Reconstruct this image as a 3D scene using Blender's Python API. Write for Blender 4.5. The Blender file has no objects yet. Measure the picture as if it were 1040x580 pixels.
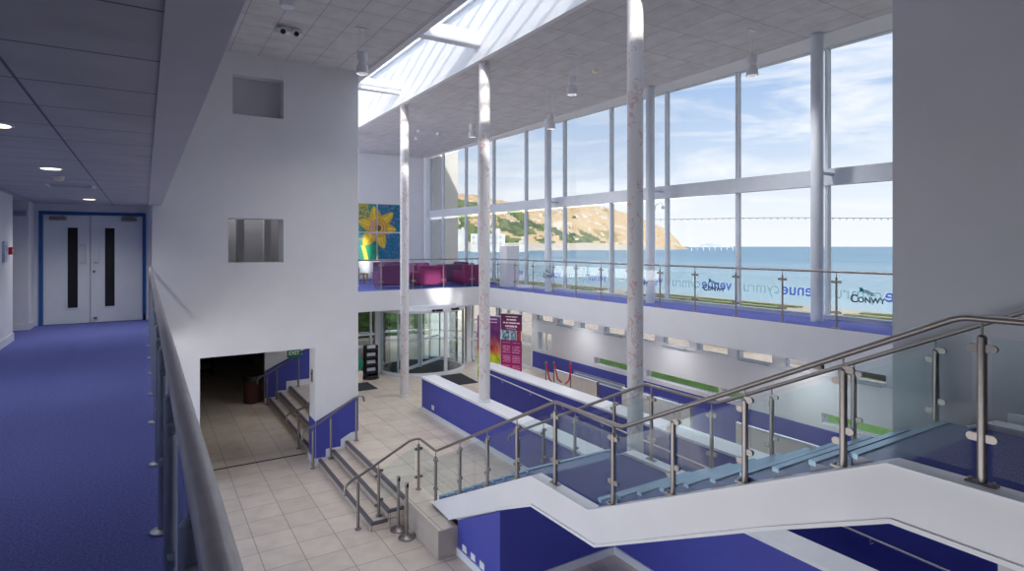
import bpy, bmesh, math, random
from mathutils import Vector, Matrix, noise
random.seed(7)
scene = bpy.context.scene
COL = scene.collection
PI = math.pi
# ------------------------------------------------------------------ camera
F, CX, HY, EYE = 595.0, 520.0, 250.0, 1.6
TH = math.atan(373/595.0)
S_, C_ = math.sin(TH), math.cos(TH)
cam_d = bpy.data.cameras.new('camera'); cam = bpy.data.objects.new('camera', cam_d); COL.objects.link(cam)
cam.location = (0, 0, EYE); cam.rotation_euler = (PI/2, 0, -TH)
cam_d.sensor_fit = 'HORIZONTAL'; cam_d.sensor_width = 36; cam_d.lens = 36*F/1040
cam_d.shift_y = -(290-HY)/1040; cam_d.clip_start = 0.02; cam_d.clip_end = 8000
scene.camera = cam
scene.view_settings.view_transform = 'Standard'; scene.view_settings.look = 'None'
scene.view_settings.gamma = 1; scene.view_settings.use_curve_mapping = False
scene.view_settings.exposure = EXPO = 0.5
scene.cycles.transparent_max_bounces = 40
scene.cycles.max_bounces = 10; scene.cycles.diffuse_bounces = 6

# ------------------------------------------------------------------ materials
def lin(c):
    out = []
    for v in c:
        v = v/255.0
        out.append(v/12.92 if v <= 0.04045 else ((v+0.055)/1.055)**2.4)
    return tuple(out)+(1.0,)
class NT:
    def __init__(s, name):
        s.m = bpy.data.materials.new(name); s.m.use_nodes = True
        s.t = s.m.node_tree; s.t.nodes.clear()
        s.out = s.n('ShaderNodeOutputMaterial')
    def n(s, typ, **kw):
        nd = s.t.nodes.new(typ)
        for k, v in kw.items(): setattr(nd, k, v)
        return nd
    def l(s, a, b): s.t.links.new(a, b)
def principled(T, col, rough=.6, metal=0, spec=.5):
    p = T.n('ShaderNodeBsdfPrincipled')
    p.inputs['Base Color'].default_value = col
    p.inputs['Roughness'].default_value = rough
    p.inputs['Metallic'].default_value = metal
    p.inputs['Specular IOR Level'].default_value = spec
    T.l(p.outputs[0], T.out.inputs[0])
    return p
def mat(name, rgb, rough=.6, metal=0, var=.06, scale=6, bump=0, bscale=60, spec=.4, stretch=(1,1,1)):
    T = NT(name); c = lin(rgb); p = principled(T, c, rough, metal, spec)
    tc = T.n('ShaderNodeTexCoord'); mp = T.n('ShaderNodeMapping'); mp.inputs['Scale'].default_value = stretch
    T.l(tc.outputs['Object'], mp.inputs[0])
    nz = T.n('ShaderNodeTexNoise'); nz.inputs['Scale'].default_value = scale; nz.inputs['Detail'].default_value = 4
    T.l(mp.outputs[0], nz.inputs['Vector'])
    cr = T.n('ShaderNodeValToRGB')
    cr.color_ramp.elements[0].position = .3; cr.color_ramp.elements[1].position = .7
    cr.color_ramp.elements[0].color = tuple(v*(1-var) for v in c[:3])+(1,)
    cr.color_ramp.elements[1].color = tuple(min(1, v*(1+var)) for v in c[:3])+(1,)
    T.l(nz.outputs['Fac'], cr.inputs[0]); T.l(cr.outputs[0], p.inputs['Base Color'])
    if bump:
        n2 = T.n('ShaderNodeTexNoise'); n2.inputs['Scale'].default_value = bscale; n2.inputs['Detail'].default_value = 2
        T.l(mp.outputs[0], n2.inputs['Vector'])
        b = T.n('ShaderNodeBump'); b.inputs['Strength'].default_value = bump; b.inputs['Distance'].default_value = .01
        T.l(n2.outputs['Fac'], b.inputs['Height']); T.l(b.outputs[0], p.inputs['Normal'])
    return T.m
def tiles(name, rgb, joint, w, h, mortar=.006, rough=.4, var=.06, off=(0, 0), offset=0.0, spec=.4, nscale=3):
    T = NT(name); c = lin(rgb); p = principled(T, c, rough, 0, spec)
    tc = T.n('ShaderNodeTexCoord'); mp = T.n('ShaderNodeMapping'); mp.inputs['Location'].default_value = (off[0], off[1], 0)
    T.l(tc.outputs['Object'], mp.inputs[0])
    br = T.n('ShaderNodeTexBrick'); br.offset = offset; br.offset_frequency = 2; br.squash = 1
    br.inputs['Scale'].default_value = 1; br.inputs['Brick Width'].default_value = w; br.inputs['Row Height'].default_value = h
    br.inputs['Mortar Size'].default_value = mortar; br.inputs['Mortar Smooth'].default_value = .2
    br.inputs['Color1'].default_value = tuple(v*(1-var) for v in c[:3])+(1,)
    br.inputs['Color2'].default_value = tuple(min(1, v*(1+var)) for v in c[:3])+(1,)
    br.inputs['Mortar'].default_value = lin(joint)
    T.l(mp.outputs[0], br.inputs['Vector'])
    nz = T.n('ShaderNodeTexNoise'); nz.inputs['Scale'].default_value = nscale; nz.inputs['Detail'].default_value = 6
    T.l(mp.outputs[0], nz.inputs['Vector'])
    mx = T.n('ShaderNodeMix', data_type='RGBA', blend_type='MULTIPLY'); mx.inputs[0].default_value = .35
    T.l(br.outputs['Color'], mx.inputs[6])
    cr = T.n('ShaderNodeValToRGB'); cr.color_ramp.elements[0].color = (.6, .6, .6, 1); cr.color_ramp.elements[1].color = (1, 1, 1, 1)
    cr.color_ramp.elements[0].position = .3; cr.color_ramp.elements[1].position = .65
    T.l(nz.outputs['Fac'], cr.inputs[0]); T.l(cr.outputs[0], mx.inputs[7]); T.l(mx.outputs[2], p.inputs['Base Color'])
    return T.m
def glass(name, tint=(.93, .96, .96), refl=.35):
    T = NT(name)
    tr = T.n('ShaderNodeBsdfTransparent'); tr.inputs[0].default_value = tint+(1,)
    gl = T.n('ShaderNodeBsdfGlossy'); gl.inputs['Roughness'].default_value = .01
    fr = T.n('ShaderNodeFresnel'); fr.inputs[0].default_value = 1.45
    mu = T.n('ShaderNodeMath', operation='MULTIPLY'); mu.inputs[1].default_value = refl
    T.l(fr.outputs[0], mu.inputs[0])
    mx = T.n('ShaderNodeMixShader'); T.l(mu.outputs[0], mx.inputs[0]); T.l(tr.outputs[0], mx.inputs[1]); T.l(gl.outputs[0], mx.inputs[2])
    T.l(mx.outputs[0], T.out.inputs[0])
    return T.m
def emit(name, rgb, s):
    T = NT(name); e = T.n('ShaderNodeEmission'); e.inputs[0].default_value = lin(rgb); e.inputs[1].default_value = s
    T.l(e.outputs[0], T.out.inputs[0]); return T.m
def vcol(name, rough=.6):
    T = NT(name); p = principled(T, (1, 1, 1, 1), rough)
    a = T.n('ShaderNodeVertexColor', layer_name='paint'); T.l(a.outputs[0], p.inputs['Base Color']); return T.m

M = {}
FOX, FOY = -.36, .2
M['white'] = mat('white_paint', (222, 223, 228), .7, var=.02, scale=2)
M['grey_wall'] = mat('grey_paint', (196, 196, 202), .75, var=.02, scale=2)
M['trim'] = mat('white_gloss', (226, 228, 234), .35, var=.02)
M['blue'] = mat('blue_paint', (72, 78, 168), .55, var=.04, scale=3)
M['blue_frame'] = mat('blue_frame_paint', (38, 92, 158), .45)
M['door'] = mat('door_paint', (222, 228, 232), .5, var=.02)
M['ceil_tile'] = tiles('ceiling_panels', (186, 186, 192), (112, 112, 120), 1.25, .69, .009, .8, .02, off=(.56, -.43))
M['hall_ceil'] = tiles('hall_ceiling_tiles', (216, 214, 216), (166, 164, 168), .6, .6, .008, .85, .02, off=(.2, .1))
M['hall_ceil2'] = tiles('gallery_ceiling_tiles', (208, 206, 210), (168, 166, 170), .62, 1.24, .01, .85, .02, off=(.17, .1), offset=.5)
M['floor'] = tiles('beige_floor_tiles', (220, 206, 190), (160, 150, 140), .65, .65, .008, .32, .045, off=(FOX, FOY))
M['carpet'] = mat('blue_carpet', (108, 116, 186), .95, var=.3, scale=70, bump=.5, bscale=260, spec=.1)
M['stair_carpet'] = mat('dark_blue_carpet', (66, 72, 128), .9, var=.12, scale=500, bump=0, bscale=200, spec=.15)
M['steel'] = mat('brushed_steel', (216, 212, 214), .36, .3, var=.06, scale=20)
M['steel_dark'] = mat('satin_steel', (146, 140, 137), .36, .85, var=.06, scale=20)
M['grey_post'] = mat('grey_post_metal', (176, 184, 196), .38, .6, var=.04)
M['alu'] = mat('aluminium_frame', (206, 213, 224), .5, 0, var=.03)
M['black'] = mat('black_plastic', (28, 28, 32), .5)
M['nosing'] = mat('dark_nosing', (96, 90, 98), .7)
M['tread'] = mat('glossy_blue_treads', (78, 98, 140), .22, 0, var=.1, spec=.9)
M['step_nose'] = mat('pale_nosing', (150, 180, 202), .25, .3)
M['tile_riser'] = mat('riser_tiles', (176, 166, 156), .4, var=.05, scale=5)
M['glass'] = glass('clear_glass', (.97, .985, .985), .2)
M['glass_stair'] = glass('tinted_balustrade_glass', (.92, .96, .965), .16)
M['glass_fac'] = glass('dimming_window_glass', (.575, .585, .595), .12)  # tint added to dim the bright sky outside against the interior
M['sofa'] = mat('plum_fabric', (104, 54, 96), .85, var=.1, scale=30)
M['sofa2'] = mat('magenta_fabric', (134, 46, 98), .85, var=.1, scale=30)
M['sofa3'] = mat('mauve_fabric', (104, 72, 106), .85, var=.1, scale=30)
M['wood'] = mat('light_wood', (176, 132, 84), .5, var=.15, scale=8, stretch=(1, 8, 1))
M['cream'] = mat('cream_panel', (242, 232, 214), .35, var=.04)
M['red'] = mat('red_rope', (214, 28, 60), .6)
M['mat'] = mat('dark_mat', (52, 54, 60), .95, var=.15, scale=80)
M['green'] = mat('leaf_green', (96, 138, 48), .9, var=.35, scale=3)
M['paving'] = mat('pale_paving', (214, 198, 180), .9, var=.08, scale=1.5)
M['sand'] = mat('beach_sand', (206, 178, 148), .95, var=.12, scale=.5)
M['paint'] = vcol('painted_canvas', .6)
M['land'] = vcol('headland_cover', .95)
M['lamp'] = emit('lamp_glow', (255, 246, 230), 2.2)
M['teal'] = mat('teal_plastic', (22, 140, 112), .5)
M['render'] = mat('white_render', (232, 228, 220), .8)
def film(name, c):
    T = NT(name); t_ = T.n('ShaderNodeBsdfTransparent'); t_.inputs[0].default_value = c+(1,)
    d_ = T.n('ShaderNodeBsdfTranslucent'); d_.inputs[0].default_value = c+(1,)
    mx = T.n('ShaderNodeMixShader'); mx.inputs[0].default_value = .35; T.l(t_.outputs[0], mx.inputs[1]); T.l(d_.outputs[0], mx.inputs[2]); T.l(mx.outputs[0], T.out.inputs[0]); return T.m
M['venue'] = film('window_print_violet', (.36, .42, .9)); M['cymru'] = film('window_print_teal', (.80, .93, .94))
M['navy'] = mat('navy_print', (34, 56, 84), .6)
M['tealp'] = mat('teal_print', (20, 120, 130), .6)
M['exit'] = mat('exit_green', (18, 120, 66), .5)
M['steelblue'] = mat('window_blind', (172, 190, 214), .5)

# patterned column: pale paint with patches of pinkish looping script
T = NT('column_paint'); p = principled(T, lin((222, 220, 222)), .5)
tc = T.n('ShaderNodeTexCoord')
mp = T.n('ShaderNodeMapping'); mp.inputs['Scale'].default_value = (2.2, 2.2, 1.25); T.l(tc.outputs['Object'], mp.inputs[0])
mask = T.n('ShaderNodeTexNoise'); mask.inputs['Scale'].default_value = 2.0; mask.inputs['Detail'].default_value = 1; T.l(mp.outputs[0], mask.inputs['Vector'])
mk = T.n('ShaderNodeMapRange'); mk.inputs[1].default_value = .50; mk.inputs[2].default_value = .53; T.l(mask.outputs['Fac'], mk.inputs[0])
lnz = T.n('ShaderNodeTexNoise'); lnz.inputs['Scale'].default_value = 5.5; lnz.inputs['Detail'].default_value = 2; lnz.inputs['Distortion'].default_value = 1.5
T.l(tc.outputs['Object'], lnz.inputs['Vector'])
ab = T.n('ShaderNodeMath', operation='SUBTRACT'); ab.inputs[1].default_value = .5; T.l(lnz.outputs['Fac'], ab.inputs[0])
ab2 = T.n('ShaderNodeMath', operation='ABSOLUTE'); T.l(ab.outputs[0], ab2.inputs[0])
ln = T.n('ShaderNodeMapRange'); ln.inputs[1].default_value = .022; ln.inputs[2].default_value = .05; ln.inputs[3].default_value = 1; ln.inputs[4].default_value = 0; T.l(ab2.outputs[0], ln.inputs[0])
mm = T.n('ShaderNodeMath', operation='MULTIPLY'); T.l(mk.outputs[0], mm.inputs[0]); T.l(ln.outputs[0], mm.inputs[1])
mm2 = T.n('ShaderNodeMath', operation='MULTIPLY'); mm2.inputs[1].default_value = .6; T.l(mm.outputs[0], mm2.inputs[0])
mx = T.n('ShaderNodeMix', data_type='RGBA'); T.l(mm2.outputs[0], mx.inputs[0])
mx.inputs[6].default_value = lin((222, 220, 222)); mx.inputs[7].default_value = lin((206, 142, 148)); T.l(mx.outputs[2], p.inputs['Base Color'])
M['column'] = T.m
# sea
T = NT('sea_water'); p = principled(T, lin((92, 150, 180)), .35, 0, .3)
tc = T.n('ShaderNodeTexCoord'); mp = T.n('ShaderNodeMapping'); mp.inputs['Scale'].default_value = (.02, .006, 1); mp.inputs['Rotation'].default_value = (0, 0, .5)
T.l(tc.outputs['Object'], mp.inputs[0]); nz = T.n('ShaderNodeTexNoise'); nz.inputs['Scale'].default_value = 2; nz.inputs['Detail'].default_value = 5
T.l(mp.outputs[0], nz.inputs['Vector'])
cr = T.n('ShaderNodeValToRGB'); cr.color_ramp.elements[0].position = .35; cr.color_ramp.elements[1].position = .65
cr.color_ramp.elements[0].color = lin((76, 128, 160)); cr.color_ramp.elements[1].color = lin((112, 162, 184))
T.l(nz.outputs['Fac'], cr.inputs[0])
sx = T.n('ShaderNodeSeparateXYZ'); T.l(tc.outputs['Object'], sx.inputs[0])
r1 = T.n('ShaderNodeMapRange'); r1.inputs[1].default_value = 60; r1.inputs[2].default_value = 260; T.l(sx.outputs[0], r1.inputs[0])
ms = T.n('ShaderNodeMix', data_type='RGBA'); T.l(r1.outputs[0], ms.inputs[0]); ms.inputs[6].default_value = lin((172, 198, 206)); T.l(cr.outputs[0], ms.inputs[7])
T.l(ms.outputs[2], p.inputs['Base Color'])
M['sea'] = T.m

# ------------------------------------------------------------------ mesh helpers
def worigin(o):
    v = Vector((0, 0, 0))
    while o: v += o.location; o = o.parent
    return v
class MB:
    def __init__(s): s.b = bmesh.new(); s.smooth = False
    def poly(s, pts):
        vs = [s.b.verts.new(p) for p in pts]
        try: s.b.faces.new(vs)
        except ValueError: pass
        return vs
    def hexa(s, p):      # 8 points: bottom 4, top 4 (same winding)
        v = [s.b.verts.new(q) for q in p]
        for f in ((3, 2, 1, 0), (4, 5, 6, 7), (0, 1, 5, 4), (1, 2, 6, 5), (2, 3, 7, 6), (3, 0, 4, 7)):
            s.b.faces.new([v[i] for i in f])
        return s
    def box(s, x0, x1, y0, y1, z0, z1):
        return s.hexa([(x0, y0, z0), (x1, y0, z0), (x1, y1, z0), (x0, y1, z0), (x0, y0, z1), (x1, y0, z1), (x1, y1, z1), (x0, y1, z1)])
    def bbox(s, x0, x1, y0, y1, z0, z1, r=.01, seg=2):     # rounded box
        t = bmesh.new(); bmesh.ops.create_cube(t, size=1)
        for v in t.verts: v.co = Vector(((x0+x1)/2+v.co.x*(x1-x0), (y0+y1)/2+v.co.y*(y1-y0), (z0+z1)/2+v.co.z*(z1-z0)))
        bmesh.ops.bevel(t, geom=list(t.edges), offset=r, segments=seg, affect='EDGES', profile=.5)
        s.merge(t); return s
    def merge(s, t, mtx=None):
        mp = {}
        for v in t.verts: mp[v] = s.b.verts.new(mtx @ v.co if mtx else v.co)
        for f in t.faces:
            try: s.b.faces.new([mp[v] for v in f.verts])
            except ValueError: pass
        t.free()
    def prism(s, pts, axis, a, b):      # 2D outline extruded on axis: 'x' pts=(y,z); 'y' pts=(x,z); 'z' pts=(x,y)
        def P(q, k): return {'x': (k, q[0], q[1]), 'y': (q[0], k, q[1]), 'z': (q[0], q[1], k)}[axis]
        A = [s.b.verts.new(P(q, a)) for q in pts]; B = [s.b.verts.new(P(q, b)) for q in pts]
        s.b.faces.new(A[::-1]); s.b.faces.new(B)
        n = len(pts)
        for i in range(n): s.b.faces.new([A[i], A[(i+1) % n], B[(i+1) % n], B[i]])
        return s
    def cyl(s, p0, p1, r, r1=None, seg=16, caps=True):
        return s.tube([p0, p1], [r, r if r1 is None else r1], seg, caps)
    def tube(s, pts, r, seg=12, caps=True):
        s.smooth = True
        pts = [Vector(p) for p in pts]
        rs = r if isinstance(r, (list, tuple)) else [r]*len(pts)
        rings = []; up = None
        for i, p in enumerate(pts):
            if i == 0: d = pts[1]-p
            elif i == len(pts)-1: d = p-pts[i-1]
            else:
                d = (p-pts[i-1]).normalized()+(pts[i+1]-p).normalized()
            d.normalize()
            if up is None:
                up = Vector((0, 0, 1)) if abs(d.z) < .9 else Vector((1, 0, 0))
            sd = d.cross(up).normalized(); u2 = sd.cross(d).normalized(); up = u2
            k = 1.0
            if 0 < i < len(pts)-1:
                c = (p-pts[i-1]).normalized().dot((pts[i+1]-p).normalized())
                k = min(1.5, 1/math.sqrt(max(.3, (1+c)/2)))
            rings.append([s.b.verts.new(p+(sd*math.cos(2*PI*j/seg)+u2*math.sin(2*PI*j/seg))*rs[i]*(k if False else 1)) for j in range(seg)])
        for a, b in zip(rings, rings[1:]):
            for j in range(seg):
                s.b.faces.new([a[j], a[(j+1) % seg], b[(j+1) % seg], b[j]])
        if caps:
            s.b.faces.new(rings[0][::-1]); s.b.faces.new(rings[-1])
        return s
    def lathe(s, prof, c=(0, 0, 0), seg=24):
        s.smooth = True
        rings = []
        for r, z in prof:
            rings.append([s.b.verts.new((c[0]+max(r, 1e-4)*math.cos(2*PI*j/seg), c[1]+max(r, 1e-4)*math.sin(2*PI*j/seg), c[2]+z)) for j in range(seg)])
        for a, b in zip(rings, rings[1:]):
            for j in range(seg): s.b.faces.new([a[j], a[(j+1) % seg], b[(j+1) % seg], b[j]])
        s.b.faces.new(rings[0][::-1]); s.b.faces.new(rings[-1]); return s
    def build(s, name, m, parent=None, label=None, kind=None, smooth=None):
        o0 = worigin(parent)
        bmesh.ops.recalc_face_normals(s.b, faces=list(s.b.faces))
        for v in s.b.verts: v.co -= o0
        me = bpy.data.meshes.new(name); s.b.to_mesh(me); s.b.free()
        me.materials.append(m)
        if s.smooth if smooth is None else smooth:
            for f in me.polygons: f.use_smooth = True
            try: me.set_sharp_from_angle(angle=math.radians(40))
            except Exception: pass
        o = bpy.data.objects.new(name, me); COL.objects.link(o)
        if parent: o.parent = parent
        if label: o['label'] = label
        if kind: o['kind'] = kind
        return o
def struct(name, b, m, parent=None):
    return b.build(name, m, parent, kind=None if parent else 'structure')
def sempty(name, loc=(0, 0, 0)):
    o = bpy.data.objects.new(name, None); COL.objects.link(o); o.location = loc; o['kind'] = 'structure'; return o
def thing(name, label, cat, loc=(0, 0, 0), group=None):
    o = bpy.data.objects.new(name, None); COL.objects.link(o); o.location = loc
    o['label'] = label; o['category'] = cat
    if group: o['group'] = group
    return o
def tag(o, label, cat, group=None, kind=None):
    o['label'] = label; o['category'] = cat
    if group: o['group'] = group
    if kind: o['kind'] = kind
    return o
def copy_tree(o, parent=None):
    c = o.copy(); COL.objects.link(c)
    if parent: c.parent = parent
    for ch in [k for k in bpy.data.objects if k.parent == o]: copy_tree(ch, c)
    return c
def bx(*a): return MB().box(*a)
def text_bm(b, txt, size, mtx, depth=.002, align='CENTER', ay='CENTER'):
    cu = bpy.data.curves.new('lettering', 'FONT'); cu.body = txt; cu.size = size; cu.extrude = depth; cu.align_x = align; cu.align_y = ay
    cu.resolution_u = 3; cu.offset = .004 if size < .3 else .002
    o = bpy.data.objects.new('lettering', cu); COL.objects.link(o)
    dg = bpy.context.evaluated_depsgraph_get(); me = bpy.data.meshes.new_from_object(o.evaluated_get(dg))
    t = bmesh.new(); t.from_mesh(me); b.merge(t, mtx)
    bpy.data.objects.remove(o); bpy.data.curves.remove(cu); bpy.data.meshes.remove(me)
    return b
def grid_paint(name, origin, ux, uz, w, h, nx, nz, thick, fn, parent, m='paint'):
    """flat panel: grid front with painted vertex colours + a body of real thickness behind"""
    o0 = worigin(parent); bm = bmesh.new(); ux = Vector(ux); uz = Vector(uz); n = ux.cross(uz).normalized()
    vs = [[bm.verts.new(Vector(origin)+ux*(w*i/nx)+uz*(h*j/nz)-o0) for i in range(nx+1)] for j in range(nz+1)]
    fs = []
    for j in range(nz):
        for i in range(nx):
            f = bm.faces.new([vs[j][i], vs[j][i+1], vs[j+1][i+1], vs[j+1][i]]); fs.append((f, i, j))
    bk = [bm.verts.new(v.co-n*thick) for v in (vs[0][0], vs[0][nx], vs[nz][nx], vs[nz][0])]
    edge = [vs[0], [r[nx] for r in vs], vs[nz][::-1], [r[0] for r in vs][::-1]]
    for k in range(4): bm.faces.new([*edge[k][::-1], bk[k], bk[(k+1) % 4]])
    bm.faces.new(bk[::-1])
    me = bpy.data.meshes.new(name)
    lay = bm.loops.layers.color.new('paint')
    for f in bm.faces:
        for l in f.loops: l[lay] = (.8, .8, .8, 1)
    for f, i, j in fs:
        c = fn((i+.5)/nx, (j+.5)/nz)
        for l in f.loops: l[lay] = (c[0]/255, c[1]/255, c[2]/255, 1)
    bm.to_mesh(me); bm.free(); me.materials.append(M[m])
    o = bpy.data.objects.new(name, me); COL.objects.link(o)
    if parent: o.parent = parent
    return o

E_, L = -3.2, -3.68            # entrance level and lower floor level
XF = lambda y: 13.0-.02*y       # sea facade line
# ================================================================== SETTING
# lower floor and entrance level
struct('floor', MB().box(-4, 6.9, -5, 30, L-.3, L).box(9.5, 12.95, -5, 16.6, L-.3, L), M['floor'])
b = MB().box(4.205, 9.12, 9.98, 14.45, L, E_).box(4.2, 9.62, 14.45, 16.55, L, E_).box(4.2, 12.9, 16.55, 30, L, E_).box(4.2, 4.55, 9.02, 9.98, L, E_)
struct('floor_entrance', b, M['floor'])
# upper corridor floor
struct('floor_corridor', MB().box(-3.6, .26, -5, 14.45, -.35, 0).box(-3.6, .13, 14.45, 15.3, -.35, 0), M['carpet'])
struct('trim_1', MB().box(.26, .29, -5, 14.45, -.42, .004), M['trim'])
# corridor ceiling, bulkhead
struct('ceiling_corridor', bx(-3.6, .08, -5, 15.3, 2.46, 2.6), M['ceil_tile'])
struct('trim_2', MB().box(.06, .10, -5, 14.45, 2.44, 2.7), M['grey_wall'])
struct('wall_bulkhead', MB().box(.1, .30, -5, 14.45, 2.46, 6.3), M['grey_wall'])
# hall ceilings
struct('ceiling_hall', bx(.3, 4.66, -5, 14.45, 5.95, 6.1), M['hall_ceil'])
struct('trim_3', MB().box(4.66, 4.82, -5, 14.45, 5.93, 6.02).box(4.72, 4.84, -5, 30, 6.02, 7.75), M['white'])
struct('ceiling_passage_top', bx(.1, 4.84, 14.45, 30, 5.95, 6.1), M['white'])
struct('ceiling_landing', bx(4.66, 6.95, -5, .95, 6.08, 6.3), M['hall_ceil'])
struct('ceiling_gallery', bx(6.95, 12.2, -5, 28, 6.1, 6.25), M['hall_ceil2'])
struct('trim_4', MB().box(6.83, 6.95, -5, 28, 6.08, 6.3), M['white'])
# sloping head strip between ceiling and facade
b = MB()
b.hexa([(12.15, -5, 6.08), (XF(-5)-.02, -5, 5.93), (XF(28)-.02, 28, 6.14), (12.15, 28, 6.08), (12.15, -5, 6.4), (XF(-5)+.1, -5, 6.4), (XF(28)+.1, 28, 6.4), (12.15, 28, 6.4)])
struct('trim_5', b, M['white'])
# skylight: upstand, bars, glass
struct('wall_skylight', MB().box(4.72, 6.85, .85, .95, 6.1, 7.8).box(6.85, 7.0, .85, 30, 6.25, 7.8).box(4.72, 7, 28, 28.2, 6.1, 7.8), M['white'])
sk = sempty('window_2', (5.8, 10, 7.66))
yb = 20.28+1.085*7
bars = MB(); pan = MB(); k = 0
while yb > 2:
    bars.box(4.84, 6.85, yb-.03, yb+.03, 7.66, 7.73); pan.box(4.84, 6.85, yb-1.055, yb-.03, 7.69, 7.705); yb -= 1.085
struct('glazing_bar', bars, M['trim'], sk); struct('pane', pan, M['glass'], sk)
struct('window_frame', MB().box(6.77, 6.85, .95, 28, 7.6, 7.76).box(4.84, 4.9, .95, 28, 7.6, 7.76), M['trim'], sk)
# roofs that close the building
struct('ceiling_roof', MB().box(-3.8, 4.72, -5, 30, 6.3, 6.4).box(7.0, 13.2, -5, 30, 6.4, 6.5), M['grey_wall'])
struct('wall_south', bx(-3.8, 13.2, -5.2, -5, L-.3, 7.8), mat('dark_unseen_wall', (70, 70, 80), .8))  # unseen wall, coloured dark to cut bounced light near the camera
# cross beams in the skylight (one per column line)
for i, y in enumerate((17.7, 12.5, 7.3, 2.1)):
    o = bx(4.84, 6.85, y-.13, y+.13, 6.42, 6.76).build('trim_%d' % (10+i), M['white'], kind='structure')

# ---- big front wall (plane y 14.45) with niches and opening
X = [.13, 1.02, 1.58, 1.67, 2.75, 3.48, 4.52]
def cellwall(b, xs, zs, y0, y1, hole):
    for i in range(len(xs)-1):
        for j in range(len(zs)-1):
            xc, zc = (xs[i]+xs[i+1])/2, (zs[j]+zs[j+1])/2
            if not hole(xc, zc): b.box(xs[i], xs[i+1], y0, y1, zs[j], zs[j+1])
zs = [L, -.85, 1.22, 2.23, 4.57, 5.48, 6.0]
b = MB()
hole = lambda x, z: (1.02 < x < 3.48 and z < -.85) or (1.6 < x < 2.75 and 1.22 < z < 2.23) or (1.67 < x < 2.75 and 4.57 < z < 5.48)
cellwall(b, X, zs, 14.45, 15.05, hole)
bmesh.ops.remove_doubles(b.b, verts=list(b.b.verts), dist=1e-4)
fw = struct('wall_front', b, M['white'])
struct('niche_back', bx(1.66, 2.77, 14.82, 14.9, 4.55, 5.5), M['grey_wall'], fw)
# blue paint band on pillar + stepped white skirting
b = MB().prism([(3.49, -2.62), (4.52, -2.12), (4.52, E_+.0), (3.49, L+.02)], 'y', 14.435, 14.45)
struct('painted_dado', b, M['blue'], fw)
b = MB().prism([(3.49, L), (3.49, L+.17), (3.72, L+.17), (3.72, L+.36), (4.08, L+.36), (4.08, L+.53), (4.34, E_+.18), (4.52, E_+.18), (4.52, E_), (4.2, E_), (4.2, L)], 'y', 14.415, 14.45)
struct('baseboard_pillar', b, M['trim'])
b = MB().prism([(14.45, -2.62), (15.05, -2.62), (15.05, L+.17), (14.45, L+.17)], 'x', 3.465, 3.48)
struct('painted_reveal', b, M['blue'], fw)
struct('reveal_skirting', bx(3.44, 3.48, 14.45, 15.05, L, L+.17), M['trim'], fw)
# white wall's end return toward the gallery
struct('wall_return', MB().box(4.4, 4.52, 15.05, 16.2, L, 6.0), M['white'])
# room behind the lower wall window
b = MB().box(.3, 4.3, 17.6, 17.7, 0, 3.2).box(.2, .3, 15.05, 17.6, 0, 3.2).box(4.3, 4.4, 15.05, 17.6, 0, 3.2).box(.2, 4.4, 15.05, 17.7, 3.2, 3.3).box(.2, 4.4, 15.05, 17.7, -.1, 0)
struct('wall_inner_room', b, M['grey_wall'])
for xx in (1.62, 1.98, 2.62):
    bx(xx, xx+.16, 16.2, 16.5, 0, 3.2).build('trim_%d' % (20+int(xx*10)), M['white'], kind='structure')
# passage beyond the opening
struct('ceiling_passage', bx(-2, 4.4, 15.05, 29.6, -.85, -.45), M['grey_wall'])
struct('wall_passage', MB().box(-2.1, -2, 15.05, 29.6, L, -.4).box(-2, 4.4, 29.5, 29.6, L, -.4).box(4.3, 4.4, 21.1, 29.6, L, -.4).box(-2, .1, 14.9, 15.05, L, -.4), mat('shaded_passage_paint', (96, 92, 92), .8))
bw = struct('wall_steps_end', bx(3.42, 5.0, 21.1, 21.3, L, -.8), M['white'])
struct('painted_dado', MB().prism([(3.42, -2.6), (5.0, -1.85), (5.0, E_+.02), (3.42, L+.02)], 'y', 21.085, 21.1), M['blue'], bw)
struct('baseboard_steps_end', MB().prism([(3.42, L), (3.42, L+.17), (3.75, L+.17), (3.75, L+.36), (4.1, L+.36), (4.1, E_+.18), (5.0, E_+.18), (5.0, E_), (4.2, E_), (4.2, L)], 'y', 21.05, 21.1), M['trim'])
struct('trim_6', bx(1.02, 3.48, 15.4, 15.46, L, L+.006), M['black'])

# ---- corridor: door wall, left walls
DW = 15.0
b = MB()
cellwall(b, [-1.92, -1.76, -.02, .13], [0, 2.28, 2.6], DW, DW+.15, lambda x, z: -1.76 < x < -.02 and z < 2.28)
struct('wall_corridor_end', b, M['white'])
struct('wall_left', MB().box(-2.1, -1.9, -5, 12.93, 0, 2.6), M['white'])
struct('wall_recess', MB().box(-3.6, -1.88, 14.4, 15.15, 0, 2.6).box(-3.7, -3.6, -5, 15.15, 0, 2.6), M['white'])
struct('baseboard_left', MB().box(-1.9, -1.88, -5, 12.95, 0, .13).box(-2.1, -1.88, 12.93, 12.95, 0, .13), M['trim'])
struct('baseboard_recess', MB().box(-3.6, -1.86, 14.38, 14.4, 0, .13).box(-1.88, -1.86, 14.4, 15.0, 0, .13), M['trim'])
struct('baseboard_end', MB().box(-.02, .1, 14.97, 15.0, 0, .13).box(.1, .13, 14.43, 15, 0, .13), M['trim'])

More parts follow.
